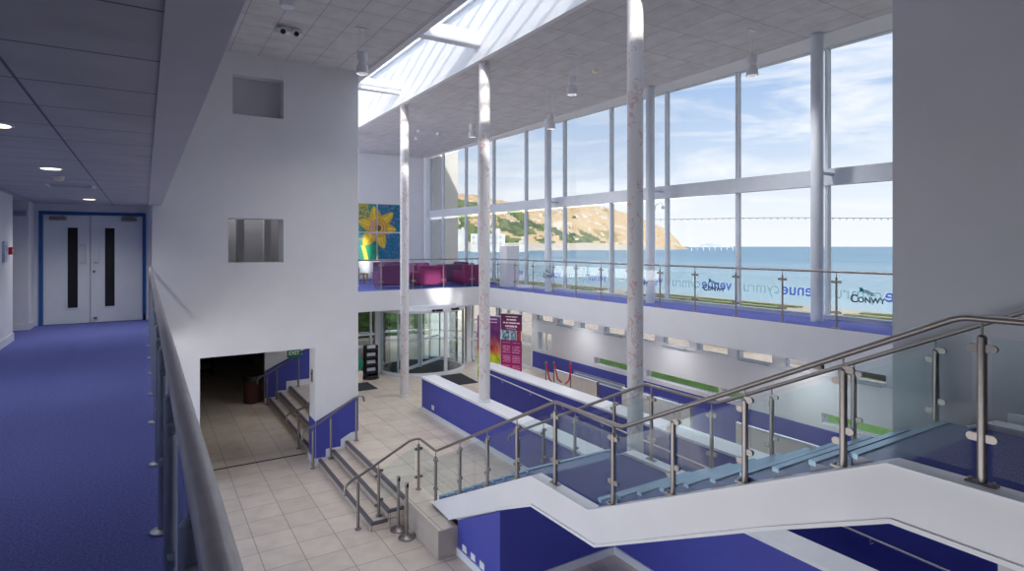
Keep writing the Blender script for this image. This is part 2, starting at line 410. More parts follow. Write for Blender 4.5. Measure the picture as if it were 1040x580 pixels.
# ---- double doors
fr = MB().box(-1.80, -1.74, DW-.03, DW+.1, 0, 2.31).box(-.04, .02, DW-.03, DW+.1, 0, 2.31).box(-1.74, -.04, DW-.03, DW+.1, 2.25, 2.31)
d1 = sempty('door_1', (-1.3, DW+.03, 0)); d2 = sempty('door_2', (-.45, DW+.03, 0))
struct('trim_7', fr, M['blue_frame'])
for d, x0, x1, sgn in ((d1, -1.735, -.965, 1), (d2, -.955, -.045, -1)):
    lc = x1-.375 if sgn > 0 else x0+.245
    b = MB(); cellwall(b, [x0, lc, lc+.17, x1], [.01, .33, 1.98, 2.24], DW+.01, DW+.06, lambda x, z, lc=lc: lc < x < lc+.17 and .33 < z < 1.98)
    bmesh.ops.remove_doubles(b.b, verts=list(b.b.verts), dist=1e-4)
    struct('door_leaf', b, M['door'], d)
    struct('vision_panel', bx(lc, lc+.17, DW+.025, DW+.04, .33, 1.98), M['black'], d)
    struct('panel_bead', MB().box(lc-.02, lc, DW-.005, DW+.01, .31, 2.0).box(lc+.17, lc+.19, DW-.005, DW+.01, .31, 2.0).box(lc, lc+.17, DW-.005, DW+.01, .31, .33).box(lc, lc+.17, DW-.005, DW+.01, 1.98, 2.0), M['door'], d)
    hx = x1-.12 if sgn > 0 else x0+.10
    struct('door_handle', MB().tube([(hx-.045, DW+.01, 1.27), (hx-.045, DW-.03, 1.27), (hx+.045, DW-.05, 1.27), (hx+.045, DW-.05, 1.62), (hx-.045, DW-.03, 1.62), (hx-.045, DW+.01, 1.62)], .011), M['steel'], d)
    cx0 = x0+.1 if sgn > 0 else x1-.38
    cl = MB().bbox(cx0, cx0+.28, DW-.05, DW+.01, 2.13, 2.2, .008)
    cl.box(cx0+.2*(sgn < 0 and .1 or 1), cx0+.24, DW-.09, DW-.04, 2.2, 2.215)
    struct('door_closer', cl, M['steel_dark'], d)
    if sgn < 0:
        struct('lock', MB().cyl((x0+.06, DW+.01, 1.07), (x0+.06, DW-.015, 1.07), .025).box(x0+.05, x0+.11, DW-.012, DW+.01, .08, .12), M['steel_dark'], d)

struct('wall_leak_stop', MB().box(-2.2, .3, 15.9, 16.0, -.1, 2.7).box(-2.2, -2.1, 15.15, 15.9, -.1, 2.7).box(.2, .3, 15.15, 15.9, -.1, 2.7).box(-2.1, .2, 15.15, 15.9, 2.6, 2.7).box(-2.1, .2, 15.3, 15.9, -.1, 0), M['grey_wall'])  # unseen box added behind the doors to block light leaks
# ---- gallery slab along the facade and across the end
b = MB().box(11.35, 12.95, -5, 20.4, -.74, -.01).box(4.4, 12.95, 20.4, 28, -.74, -.01)
struct('wall_gallery_edge', b, M['white'])
b = MB().box(11.36, 12.9, -5, 20.41, -.01, 0.0).box(4.4, 12.7, 20.41, 28, -.01, 0.0)
struct('floor_gallery', b, M['carpet'])
struct('wall_back', MB().box(4.4, 13.2, 27.8, 28, 0, 6.2), M['white'])
struct('trim_8', MB().box(12.1, 12.3, 27.55, 27.8, 0, 6.1).box(4.5, 12.1, 27.78, 27.8, 0, .13), M['trim'])
# ---- facade
fa = sempty('window_1', (12.8, 12, 0))
Y = [26.2, 23.87, 21.44, 19.03, 16.62, 14.22, 11.90, 9.56, 7.28, 5.0, 2.7]
def zt(y, a, bb): return a+(y-6)/21*(bb-a)
for y in [27.7]+Y:
    x = XF(y)
    struct('mullion', bx(x-.10, x+.04, y-.033, y+.033, 0, zt(y, 5.98, 6.18)+.1), M['alu'], fa)
def strip(b, x_off0, x_off1, z0f, z1f, y0=-4.9, y1=27.75):
    b.hexa([(XF(y0)+x_off0, y0, z0f(y0)), (XF(y0)+x_off1, y0, z0f(y0)), (XF(y1)+x_off1, y1, z0f(y1)), (XF(y1)+x_off0, y1, z0f(y1)),
            (XF(y0)+x_off0, y0, z1f(y0)), (XF(y0)+x_off1, y0, z1f(y0)), (XF(y1)+x_off1, y1, z1f(y1)), (XF(y1)+x_off0, y1, z1f(y1))])
    return b
struct('transom', strip(MB(), -.16, .04, lambda y: zt(y, 2.93, 3.06), lambda y: zt(y, 3.29, 3.40)), M['alu'], fa)
struct('sill', strip(strip(MB(), -.1, .05, lambda y: 0, lambda y: .07), -.12, .05, lambda y: .07, lambda y: .09), M['alu'], fa)
struct('head', strip(MB(), -.08, .04, lambda y: zt(y, 5.95, 6.15), lambda y: zt(y, 6.02, 6.22)), M['alu'], fa)
ys = [-4.9]+sorted(Y)+[27.7]
for a, c in zip(ys, ys[1:]):
    for z0, z1 in ((.09, 2.95), (3.3, 6.1)):
        b = MB(); x0, x1 = XF(a), XF(c)
        b.hexa([(x0-.012, a+.03, z0), (x0, a+.03, z0), (x1, c-.03, z0), (x1-.012, c-.03, z0), (x0-.012, a+.03, z1), (x0, a+.03, z1), (x1, c-.03, z1), (x1-.012, c-.03, z1)])
        struct('pane', b, M['glass_fac'], fa)
# lettering on each pane (faces outwards, so it reads mirrored from inside)
for a, c in zip(ys[2:], ys[3:]):
    yc = (a+c)/2; x = XF(yc)-.018
    base = Matrix.Translation((x, yc, .46)) @ Matrix.Rotation(PI/2, 4, 'Z') @ Matrix.Rotation(PI/2, 4, 'X')
    # from outside (+x side) text runs toward +y ; seen from inside it is mirrored
    b = text_bm(MB(), 'venue', .40, base @ Matrix.Translation((-.50, 0, 0)), .001, ay='BOTTOM_BASELINE')
    b.build('window_lettering', M['venue'], fa)
    b = text_bm(MB(), 'cymru', .40, base @ Matrix.Translation((.52, 0, 0)), .001, ay='BOTTOM_BASELINE')
    b.build('window_lettering', M['cymru'], fa)

# ---- ground floor wall below the gallery (plane x 12.7)
GX = 12.7
zs2 = [L, -2.95, -2.72, -2.44, -2.32, -2.09, -1.66, -1.24, -.74]
stripw = []
k = 0
while 18.42-1.27*k > -4: stripw.append((18.42-1.27*k-1.0, 18.42-1.27*k)); k += 1
slits = [(13.25, 15.1), (10.1, 12.75), (9.2, 10.02), (5.6, 7.35)]
def gh(y, z):
    if z > -1.24 and any(a < y < c for a, c in stripw): return True
    if -2.32 < z < -2.09 and any(a < y < c for a, c in slits): return True
    if -2.32 < z < -1.66 and 17.53 < y < 18.42: return True
    if -2.95 < z < -2.72 and 13.6 < y < 16.2: return True
    return False
yy = sorted(set([-5, 18.75, 13.6, 16.2, 17.53, 18.42]+[v for w in stripw+slits for v in w]))
b = MB()
for i in range(len(yy)-1):
    for j in range(len(zs2)-1):
        yc, zc = (yy[i]+yy[i+1])/2, (zs2[j]+zs2[j+1])/2
        if not gh(yc, zc): b.box(GX, GX+.25, yy[i], yy[i+1], zs2[j], zs2[j+1])
bmesh.ops.remove_doubles(b.b, verts=list(b.b.verts), dist=1e-4)
gw = struct('wall_ground', b, M['white'])
b = MB()
for a, c, z0, z1 in ((-5, 18.75, -2.72, -2.44), (-5, 13.6, -2.95, -2.72), (16.2, 18.75, -2.95, -2.72), (-5, 18.75, L+.15, -2.95)):
    b.box(GX-.012, GX, a, c, z0, z1)
struct('painted_dado', b, M['blue'], gw)
struct('baseboard_ground', MB().box(GX-.03, GX, -5, 16.55, L, L+.15).box(GX-.03, GX, 16.55, 18.75, E_, E_+.15), M['trim'])
w3 = sempty('window_3', (GX, 10, -1))
b = MB(); g2 = MB(); rl = MB()
for a, c in stripw:
    b.box(GX+.02, GX+.06, a, c, -1.24, -1.2).box(GX+.02, GX+.06, a, a+.04, -1.2, -.74).box(GX+.02, GX+.06, c-.04, c, -1.2, -.74)
    g2.box(GX+.03, GX+.04, a+.04, c-.04, -1.2, -.74)
struct('window_frame', b, M['alu'], w3); struct('pane', g2, M['glass_fac'], w3)
struct('window_sill', bx(GX-.06, GX, -5, 18.6, -1.27, -1.24), M['trim'], w3)
for a, c in stripw[1::2]:
    struct('sill_rail', MB().cyl((GX-.1, a+.05, -1.25), (GX-.1, c-.1, -1.25), .018).box(GX-.1, GX, a+.1, a+.13, -1.27, -1.24).box(GX-.1, GX, c-.2, c-.17, -1.27, -1.24), M['grey_post'], w3)
w4 = sempty('window_4', (GX, 14, -2.2))
b = MB(); g2 = MB()
for a, c in slits:
    b.box(GX+.05, GX+.09, a, c, -2.32, -2.29).box(GX+.05, GX+.09, a, a+.03, -2.29, -2.09).box(GX+.05, GX+.09, c-.03, c, -2.29, -2.09); g2.box(GX+.06, GX+.07, a+.03, c-.03, -2.29, -2.09)
struct('window_frame', b, M['trim'], w4); struct('pane', g2, M['glass_fac'], w4)
w5 = sempty('window_5', (GX, 18, -2))
struct('window_frame', MB().box(GX+.03, GX+.08, 17.53, 17.58, -2.32, -1.66).box(GX+.03, GX+.08, 18.37, 18.42, -2.32, -1.66).box(GX+.03, GX+.08, 17.9, 17.95, -2.32, -1.66), M['trim'], w5)
struct('pane', bx(GX+.05, GX+.06, 17.58, 18.37, -2.32, -1.66), M['glass_fac'], w5)
w6 = sempty('window_6', (GX, 15, -2.8))
struct('window_frame', MB().box(GX+.02, GX+.06, 13.6, 16.2, -2.95, -2.93).box(GX+.02, GX+.06, 13.6, 16.2, -2.84, -2.82).box(GX+.02, GX+.06, 13.6, 16.2, -2.74, -2.72), M['trim'], w6)
struct('blind', bx(GX+.07, GX+.09, 13.6, 16.2, -2.95, -2.72), M['steelblue'], w6)
# ---- entrance glazing at the far end (beyond the gallery edge)
w7 = sempty('window_7', (10, 22, E_))
b = MB(); g2 = MB()
for x in (4.7, 5.55, 6.4, 7.2, 11.55, 12.25, 12.9):
    b.box(x-.04, x+.04, 21.46, 21.54, E_, -.74)
b.box(4.4, 7.5, 21.47, 21.53, -2.2, -2.1).box(4.4, 7.5, 21.47, 21.53, -1.75, -1.68).box(11.3, 12.95, 21.47, 21.53, -2.3, -2.22).box(11.3, 12.95, 21.47, 21.53, -1.5, -1.43).box(11.3, 12.95, 21.46, 21.54, E_, E_+.1).box(4.4, 7.5, 21.46, 21.54, E_, E_+.1)
b.box(7.35, 7.65, 21.4, 21.6, E_, -.74).box(11.22, 11.42, 21.4, 21.6, E_, -.74)
for y in (18.78, 19.7, 20.6, 21.5):
    b.box(GX, GX+.1, y-.05, y+.05, E_, -.74)
b.box(GX, GX+.08, 18.8, 21.5, -1.5, -1.42).box(GX, GX+.08, 18.8, 21.5, -2.3, -2.22).box(GX, GX+.08, 18.8, 21.5, E_, E_+.1)
g2.box(4.4, 7.5, 21.495, 21.505, E_+.1, -.74).box(11.3, 12.95, 21.495, 21.505, E_+.1, -.74).box(GX+.03, GX+.04, 18.8, 21.5, E_+.1, -.74)
struct('window_frame', b, M['trim'], w7); struct('pane', g2, M['glass_fac'], w7)

# ---- ramp parapet walls and ramp
ra = MB().box(6.84, 7.25, -5, 15.85, L, -2.25)
w1 = struct('wall_ramp_near', ra, M['blue'])
struct('wall_cap', MB().box(6.81, 7.28, -5, 15.88, -2.25, -2.2), M['trim'], w1)
struct('baseboard_ramp', MB().box(6.81, 6.84, -5, 10, L, L+.13).box(6.81, 6.84, 10, 15.88, E_, E_+.13).box(6.81, 7.28, 15.85, 15.88, E_, E_+.13), M['trim'])
w2 = struct('wall_ramp_far', MB().box(9.12, 9.62, -5, 16.55, L, -2.25), M['blue'])
struct('wall_cap', MB().box(9.09, 9.65, -5, 16.58, -2.25, -2.2), M['trim'], w2)
b = MB(); b.prism([(15.85, E_-.3), (15.85, E_+.004), (-5, L-.1), (-5, L-.5)], 'x', 7.25, 9.12)
struct('floor_ramp', b, M['stair_carpet'])

# big plain wall on the right and the pier below
struct('wall_right', MB().box(6.46, 6.82, -5, 3.0, -.45, 6.6), M['grey_wall'])
struct('wall_pier', MB().box(6.46, 6.8, -5, 2.13, L, -.4), M['grey_wall'])
struct('baseboard_right', MB().box(6.43, 6.46, -1.5, 2.05, .0, .13), M['trim'])

# ================================================================== STAIRCASE
st = thing('staircase', 'long straight white staircase with dark blue carpeted landings rising through the hall', 'staircase', (5.4, 6, E_))
top = [(9.98, -3.15), (6.66, -1.56), (5.43, -1.56), (2.12, .04), (-1.8, .04)]
bot = [(-1.8, -.37), (2.10, -.37), (3.11, -.84), (5.33, -1.95), (6.67, -1.97), (7.57, -2.37), (9.25, -3.18)]
def sz(y):
    pts = sorted(top)
    for (a, za), (c, zc) in zip(pts, pts[1:]):
        if a <= y <= c: return za+(zc-za)*(y-a)/(c-a)
    return E_
botf = lambda y: (lambda P: next((za+(zc-za)*(y-a)/(c-a) for (a, za), (c, zc) in zip(P, P[1:]) if a <= y <= c), -3.18))(sorted(bot))
for x0, x1, lip in ((4.50, 4.64, -1), (6.22, 6.36, 1)):
    s = MB().prism(top+bot, 'x', x0, x1).build('stringer', M['white'], st)
    e0, e1 = (x0-.03, x1+.02) if lip < 0 else (x0-.02, x1+.03)
    cap = MB().prism([(y, z+.018) for y, z in top]+[(y, z) for y, z in top[::-1]], 'x', e0, e1)
    cap.build('stringer_capping', M['trim'], s)
    mb_ = MB().prism([(y, z+.035) for y, z in bot]+[(y, z-.0) for y, z in bot[::-1]], 'x', x0-.02 if lip < 0 else x0, x1 if lip < 0 else x1+.02)
    mb_.build('stringer_moulding', M['white'], s)
def flight(yb, yt, zb, n, nm):
    g = (yb-yt)/n; r = 1.6/10
    for i in range(n):
        z1 = zb+r*(i+1); y1 = yb-g*i
        MB().box(4.64, 6.22, y1-g, y1, z1-r-.012, z1-.012).build('step', M['tread'], st)
        MB().box(4.637, 6.223, y1-.05, y1+.012, z1-.04, z1).build('step_nosing', M['step_nose'], st)
flight(9.95, 6.69, E_, 10, 0); flight(5.43, 2.12, -1.6, 10, 1)
MB().box(4.64, 6.22, 5.43, 6.7, -1.82, -1.6).build('landing', M['stair_carpet'], st, label='half landing with dark blue carpet')
MB().box(4.64, 6.22, -1.8, 2.13, -.3, 0).build('landing', M['stair_carpet'], st, label='top landing with dark blue carpet')
u = MB()
u.prism([(9.2, -3.2), (6.68, -1.95), (5.33, -1.93), (2.11, -.36), (-1.8, -.36), (-1.8, -.31), (2.16, -.31), (5.4, -1.85), (6.66, -1.85), (9.6, -3.2)], 'x', 4.64, 6.22)
u.build('soffit', M['white'], st)
# blue enclosure below the lower flight
enc = MB().prism([(9.0, L), (7.72, L), (7.72, -2.47), (9.0, -3.1)], 'x', 4.55, 4.68)
enc.prism([(4.55, L), (6.84, L), (6.84, -1.97), (6.6, -1.97), (6.36, -2.0), (4.55, -2.42)], 'y', 7.6, 7.72)
we = struct('wall_understair', enc, M['blue'])
struct('wall_understair_back', bx(6.38, 6.5, 5.3, 7.6, -3.68, -2.3), M['blue']) if False else None
struct('baseboard_understair', MB().box(4.52, 4.55, 7.57, 9.0, L, L+.13).box(4.52, 6.81, 7.57, 7.6, L, L+.13), M['trim'])
for y in (8.74, 8.44, 8.14):
    s = MB().bbox(4.535, 4.55, y-.075, y+.075, -3.53, -3.42, .004)
    o = s.build('wall_socket', M['trim']); tag(o, 'white double socket plate on blue wall under the stairs, %s' % ({8.74: 'nearest the tiled block', 8.44: 'middle of three', 8.14: 'nearest the blue wall corner'}[y]), 'socket', 'white socket plates under the stairs')

# ================================================================== BALUSTRADES
def post(parent, x, y, zb, zr, axis='y', r=.028, clamps=(.28, .82), drop=0, mt='steel_dark', foot=True, cl=.085, side=0):
    """post with spigot, base plate and glass clamps; zb base, zr rail centre; drop = slope dz per metre along +axis"""
    h = zr-zb
    p = MB().cyl((x, y, zb), (x, y, zb+h-.12), r, seg=14)
    p.cyl((x, y, zb+h-.12), (x, y, zb+h-.105), r*.95, r*.6, seg=14)
    p.cyl((x, y, zb+h-.11), (x, y, zr-.01), .008, seg=8)
    po = p.build('post', M[mt], parent)
    if foot:
        f = MB().lathe([(.062, 0), (.062, .012), (.035, .02), (.03, .022)], (x, y, zb), 16) if foot == 'disc' else MB().box(x-.035, x+.035, y-.085, y+.085, zb-.004, zb+.012).cyl((x, y-.065, zb+.01), (x, y-.065, zb+.03), .012, seg=8).cyl((x, y+.065, zb+.01), (x, y+.065, zb+.03), .012, seg=8)
        f.build('base_plate', M[mt], po)
    for ci, fz in enumerate(clamps):
        for sd in (-1, 1):
            if side and sd != side: continue
            zc = zb+h*fz+drop*sd*.11*.9
            c = MB(); n = 14; th = .014; hh = .026
            pts = []
            for j in range(n):
                a = -PI/2+PI*j/(n-1)
                pts.append((cl-hh+math.cos(a)*hh, math.sin(a)*hh))
            pts = [(0.0, -hh)]+pts+[(0.0, hh)]
            if axis == 'y': c.prism([(y+sd*u_, zc+w_) for u_, w_ in pts], 'x', x-th, x+th)
            else: c.prism([(x+sd*u_, zc+w_) for u_, w_ in pts], 'y', y-th, y+th)
            c.build('clamp', M[mt], po)
    return po
def rail(parent, pts, r=.024, mt='steel_dark', seg=14, bend=.06):
    P = [Vector(p) for p in pts]; out = [P[0]]
    for i in range(1, len(P)-1):
        a = (P[i-1]-P[i]); c = (P[i+1]-P[i]); k = min(bend, a.length*.4, c.length*.4)
        A = P[i]+a.normalized()*k; B = P[i]+c.normalized()*k
        for t in (0, .25, .5, .75, 1): out.append(A*(1-t)**2+P[i]*2*t*(1-t)+B*t*t)
    out.append(P[-1])
    return MB().tube(out, r, seg).build('handrail', M[mt], parent)
def gpanel(parent, ax, c, a, b_, za, zb, ta, tb, mt, th=.006, pts=None):
    """glass sheet in plane ax=c between a and b_; bottoms za, zb and tops ta, tb"""
    q = pts or [(a, za), (b_, zb), (b_, tb), (a, ta)]
    return MB().prism(q, ax, c-th, c+th).build('glass_panel', M[mt], parent)

# ---- stair balustrade, near side
bn = thing('stair_balustrade', 'near side glass and steel balustrade of the white staircase', 'balustrade', (4.6, 6, E_))
XN = 4.6
rz = [(11.0, -2.2), (10.0, -2.22), (6.26, -.46), (4.98, -.46), (1.72, 1.13), (-1.8, 1.13)]
def zr_(P, y):
    Q = sorted(P)
    for (a, za), (c, zc) in zip(Q, Q[1:]):
        if a <= y <= c: return za+(zc-za)*(y-a)/(c-a)
    return Q[-1][1]
rail(bn, [(3.12, 10.78, -3.0), (3.13, 10.78, -2.83), (3.3, 10.78, -2.72), (3.45, 10.78, -2.67), (4.42, 10.78, -2.2), (4.6, 10.78, -2.2), (4.6, 10.0, -2.22)]+[(XN, y, z) for y, z in rz[2:]])
pn = [10.02, 9.03, 8.07, 7.2, 6.26, 5.13, 4.22, 3.37, 2.49, 1.6, .7, -.2]
def dr(P, y):
    return (zr_(P, y+.1)-zr_(P, y-.1))/.2
for y in pn:
    zb = E_ if y > 9.98 else sz(y)+.018
    d = dr(rz, y) if y not in (6.26, 1.6) else 0
    post(bn, XN, y, zb, zr_(rz, y), 'y', drop=d)
for x, z in ((3.37, L), (3.77, L+.16), (4.58, E_)):
    post(bn, x, 10.78, z, zr_([(3.12, -2.83), (3.45, -2.67), (4.42, -2.2), (4.7, -2.2)], x), 'x', drop=.47 if x < 4.5 else 0, foot='disc', side=0 if x > 3.5 else 1) if False else post(bn, x, 10.78, z, {3.37: -2.70, 3.77: -2.52, 4.58: -2.2}[x], 'x', clamps=() if x == 3.37 else (.25, .8), drop=.47 if x < 4.5 else 0, foot='disc')
def sheets(parent, X_, ps, P, base, mt):
    for a, c in zip(ps[1:], ps):
        a2, c2 = a+.055, c-.055
        brk = sorted([y for y, z in top if a2+.02 < y < c2-.02], reverse=False)
        ysb = [a2]+brk+[c2]
        bottom = [(y, base(y)+.09) for y in ysb]
        brk2 = sorted([y for y, z in P if a2+.02 < y < c2-.02]); yst = [a2]+brk2+[c2]
        topl = [(y, zr_(P, y)-.12) for y in yst]
        gpanel(parent, 'x', X_, 0, 0, 0, 0, 0, 0, mt, pts=bottom+topl[::-1])
sheets(bn, XN, pn, rz, lambda y: sz(y) if y < 9.98 else E_, 'glass_stair')
gpanel(bn, 'x', XN, 10.07, 10.72, E_+.09, E_+.09, -2.34, -2.32, 'glass_stair')
MB().prism([(3.82, -3.3), (4.5, -2.98), (4.5, -2.34), (3.82, -2.66)], 'y', 10.774, 10.786).build('glass_panel', M['glass_stair'], bn)
# ---- stair balustrade, far side
bf = thing('stair_balustrade', 'far side glass and steel balustrade of the white staircase, ending at the grey wall', 'balustrade', (6.3, 6, E_))
rf = [(10.02, -2.2), (6.33, -.45), (5.05, -.45), (1.72, 1.13), (-1.5, 1.13)]
rail(bf, [(6.3, 10.15, -2.38), (6.3, 10.17, -2.28), (6.3, 10.05, -2.2)]+[(6.3, y, z) for y, z in rf[1:4]]+[(6.3, -1.5, 1.13)])
pf = [9.8, 8.94, 8.0, 7.0, 6.2, 5.12, 4.25, 3.3, 2.55]
for y in pf:
    post(bf, 6.3, y, sz(y)+.018, zr_(rf, y), 'y', drop=dr(rf, y) if y != 6.2 else 0)
sheets(bf, 6.3, pf, rf, lambda y: sz(y), 'glass_stair')
MB().tube([(6.3, 1.45, 1.12), (6.3, 1.45, 1.06), (6.44, 1.45, 1.04)], .008, 8).build('rail_bracket', M['steel_dark'], bf)

# ---- corridor balustrade beside the camera
bc = thing('corridor_balustrade', 'steel handrail with grey posts along the blue carpeted corridor', 'balustrade', (.08, 5, 0))
rail(bc, [(.094, -2, 1.13), (.094, 14.4, 1.13)], .027, 'steel', 20)
MB().cyl((.096, 14.4, 1.13), (.096, 14.449, 1.13), .055, seg=20).build('wall_flange', M['steel'], bc)
y = 1.42
pc = []
while y < 14.3: pc.append(y); y += 1.2
for y in pc:
    post(bc, .085, y, 0, 1.13, 'y', r=.024, mt='grey_post', foot='disc', clamps=(.35, .8), cl=.06)
for a, c in zip(pc, pc[1:]): gpanel(bc, 'x', .085, a+.05, c-.05, .1, .1, .95, .95, 'glass')

# ---- gallery balustrade
bg = thing('gallery_balustrade', 'glass balustrade with steel posts round the edge of the upper gallery', 'balustrade', (11.4, 20, 0))
GZ = 1.10
rail(bg, [(4.55, 20.46, GZ), (11.41, 20.46, GZ), (11.41, -3, GZ)], .022, 'steel_dark', 12)
gy = [19.2, 18.0, 16.82, 15.64, 14.44, 13.26, 12.1, 10.92, 9.77, 8.6, 7.45, 6.31, 5.15, 4.0, 2.85]
gx = [6.0, 7.25, 8.48, 9.72, 10.96]
for y in gy: post(bg, 11.41, y, 0, GZ, 'y', r=.02, foot=True, cl=.1)
for x in gx: post(bg, x, 20.46, 0, GZ, 'x', r=.02, foot=True, cl=.1)
for a, c in zip([20.4]+gy, gy): gpanel(bg, 'x', 11.41, c+.06, a-.06, .1, .1, GZ-.14, GZ-.14, 'glass')
for a, c in zip([4.8]+gx, gx+[11.35]): gpanel(bg, 'y', 20.46, a+.06, c-.06, .1, .1, GZ-.14, GZ-.14, 'glass')
# council name and wave mark on every other glass panel
for y in (5.72, 9.2, 11.65, 15.9):
    R = Matrix.Translation((11.40, y, .60)) @ Matrix.Rotation(-PI/2, 4, 'Z') @ Matrix.Rotation(PI/2, 4, 'X')
    lg = MB(); text_bm(lg, 'C', .21, R @ Matrix.Translation((-.25, 0, 0)), .0015); text_bm(lg, 'ONWY', .15, R @ Matrix.Translation((.06, -.012, 0)), .0015)
    lo = lg.build('logo', M['navy'], bg)
    wv = MB()
    for k in range(2):
        pts = []
        for j in range(13):
            t = j/12; pts.append((y+.12-.28*t, .74-.035*k+.03*math.sin(t*5.5)+.012))
        pts2 = [(py, pz-.022*math.sin(PI*i/12)-.003) for i, (py, pz) in enumerate(pts)]
        wv.prism(pts+pts2[::-1], 'x', 11.399, 11.401)
    wv.prism([(y+.15, .74), (y+.15, .83), (y+.12, .81), (y+.12, .83), (y+.09, .81), (y+.06, .75)], 'x', 11.399, 11.401)
    wv.build('logo_waves', M['tealp'], lo)

# ---- short handrails beside the wide steps
def step_rail(label, y, xs, zs_, zr, pts):
    t = thing('step_handrail', label, 'handrail', (xs[0], y, zs_[0]))
    rail(t, pts, .025)
    for x, z, q in zip(xs, zs_, zr): post(t, x, y, z, q, 'x', r=.03, clamps=(), foot='disc')
step_rail('steel handrail with three posts climbing the steps against the blue painted pillar', 14.28, (3.38, 3.8, 4.42), (L, L+.16, E_), (-2.68, -2.46, -2.12),
          [(3.14, 14.28, -2.95), (3.13, 14.28, -2.78), (3.32, 14.28, -2.69), (3.45, 14.28, -2.66), (4.4, 14.28, -2.12), (4.58, 14.28, -2.1), (4.62, 14.28, -2.25)])
step_rail('steel handrail inside the dark opening, behind the pillar', 15.9, (3.4, 4.0), (L, L+.32), (-2.68, -2.4),
          [(3.1, 15.9, -2.95), (3.1, 15.9, -2.76), (3.28, 15.9, -2.69), (3.45, 15.9, -2.66), (4.1, 15.9, -2.3)])
step_rail('steel handrail at the far end of the steps, below the green exit sign', 20.85, (3.45, 3.75, 4.45), (L, L+.16, E_), (-2.68, -2.46, -2.12),
          [(3.15, 20.85, -2.95), (3.15, 20.85, -2.78), (3.32, 20.85, -2.69), (3.45, 20.85, -2.66), (4.4, 20.85, -2.12), (4.6, 20.85, -2.1)])

# ================================================================== WIDE STEPS (tiled, three risers)
for (y0, y1, lab) in ((10.55, 14.43, 'three wide beige tiled steps with dark nosings between pillar and tiled block'), (15.06, 21.08, 'three beige tiled steps with dark nosings inside the dark opening')):
    t = thing('wide_steps', lab, 'steps', (3.55, (y0+y1)/2, L))
    for i in range(3):
        x0 = 3.54+.323*i; z1 = L+.16*(i+1); ye = y0-.0 if i == 0 else y0
        x1 = 4.2
        MB().box(x0+.01, x1-.002*i, y0+.0, y1, z1-.16, z1-.012 if i < 2 else z1-.03).build('step', M['floor'], t)
        MB().box(x0, x0+.02, y0, y1, z1-.16, z1-.03).build('riser', M['tile_riser'], t)
        n_ = MB().box(x0-.004, x0+.06, y0-.012, y1, z1-.05, z1+.003)
        if i < 2 and y0 < 12: n_.box(x0+.06, x0+.32, y0-.012, y0+.045, z1-.05, z1+.003)
        n_.build('nosing', M['nosing'], t)
# tiled end block face
struct('trim_9', MB().box(4.18, 4.2, 9.02, 10.53, L, E_-.002).box(4.18, 4.55, 9.0, 9.02, L, E_-.002), M['tile_riser'])

# ================================================================== COLUMNS
for y, zb, lab in ((7.3, -2.2, 'pale column with pink script, tallest, rising beside the half landing'), (12.5, -2.2, 'pale column with pink script standing on the blue ramp wall'),
               (17.7, E_, 'pale column with pink script standing on the tiled floor before the revolving door'), (22.9, 0, 'pale column half hidden behind the white wall by the flower painting')):
    t = thing('patterned_column', lab, 'column', (7.04, y, zb), 'pale columns with pink script')
    MB().cyl((7.04, y, zb), (7.04, y, 6.1 if zb < -1 else 6.1), .135, seg=32).build('shaft', M['column'], t)
    MB().lathe([(.15, 0), (.15, .05), (.137, .06)], (7.04, y, zb), 28).build('base_collar', M['trim'], t)
for y, lab in ((21.8, 'plain grey round post by the sea window behind the sofas'), (16.9, 'plain grey round post by the sea window beside the white cabinet'), (11.95, 'plain grey round post by the sea window, half behind the tall patterned column'), (7.1, 'plain grey round post by the sea window near the council logo')):
    t = thing('window_column', lab, 'column', (12.1, y, 0), 'plain round posts along the sea window')
    MB().cyl((12.1, y, 0), (12.1, y, 6.09), .125, seg=28).build('shaft', M['alu'], t)
    MB().box(12.2, XF(y)-.15, y-.03, y+.03, 3.13, 3.19).build('bracket', M['alu'], t)

# ================================================================== SMALL THINGS
# emergency lights / pendants
def pendant(x, y, zt_, zb_, label):
    t = thing('pendant_light', label, 'light', (x, y, zt_), 'cylindrical pendant lights')
    MB().box(x-.13, x+.13, y-.025, y+.025, zt_-.03, zt_).build('ceiling_plate', M['trim'], t)
    H = .4
    for s in (-1, 1): MB().cyl((x+s*.06, y, zt_-.03), (x+s*.06, y, zb_+H), .006, seg=6).build('suspension_rod', M['trim'], t)
    b = MB().lathe([(.03, H+.04), (.10, H+.02), (.10, .26), (.07, .24), (.07, .2)], (x, y, zb_), 24)
    b.build('housing', M['trim'], t)
    b = MB(); b.smooth = True
    prof = [(.072, .2), (.105, .16), (.125, .0), (.115, .0), (.095, .14), (.06, .18)]
    b.lathe(prof, (x, y, zb_), 24); b.build('reflector', M['trim'], t)
    MB().cyl((x, y, zb_+.1), (x, y, zb_+.13), .06, seg=16).build('lamp', M['lamp'], t)
    return t
LIGHTS = [(3.67, 11.46, 5.95, 5.03, 'white pendant light hanging left of the skylight, above the white wall end'),
          (8.49, 10.89, 6.1, 5.15, 'white pendant light left of the tallest column, nearer of the two close together'),
          (10.16, 14.02, 6.1, 5.06, 'white pendant light left of the tallest column, further and smaller of the two'),
          (10.69, 7.66, 6.1, 5.14, 'white pendant light hanging before the sea window right of the tallest column'),
          (8.9, 16.6, 6.1, 5.1, 'small distant white pendant light above the far gallery')]
for a in LIGHTS: pendant(*a)
t = thing('ceiling_spotlight', 'white surface mounted spotlight cut by the top edge above the white wall', 'light', (2.14, 10.9, 5.95))
MB().lathe([(.1, -.02), (.1, 0.0)], (2.14, 10.9, 5.95), 20).build('ceiling_plate', M['trim'], t)
MB().lathe([(.12, -.12), (.13, -.1), (.13, -.02), (.1, -.015)], (2.14, 10.9, 5.95), 24).build('housing', M['trim'], t)
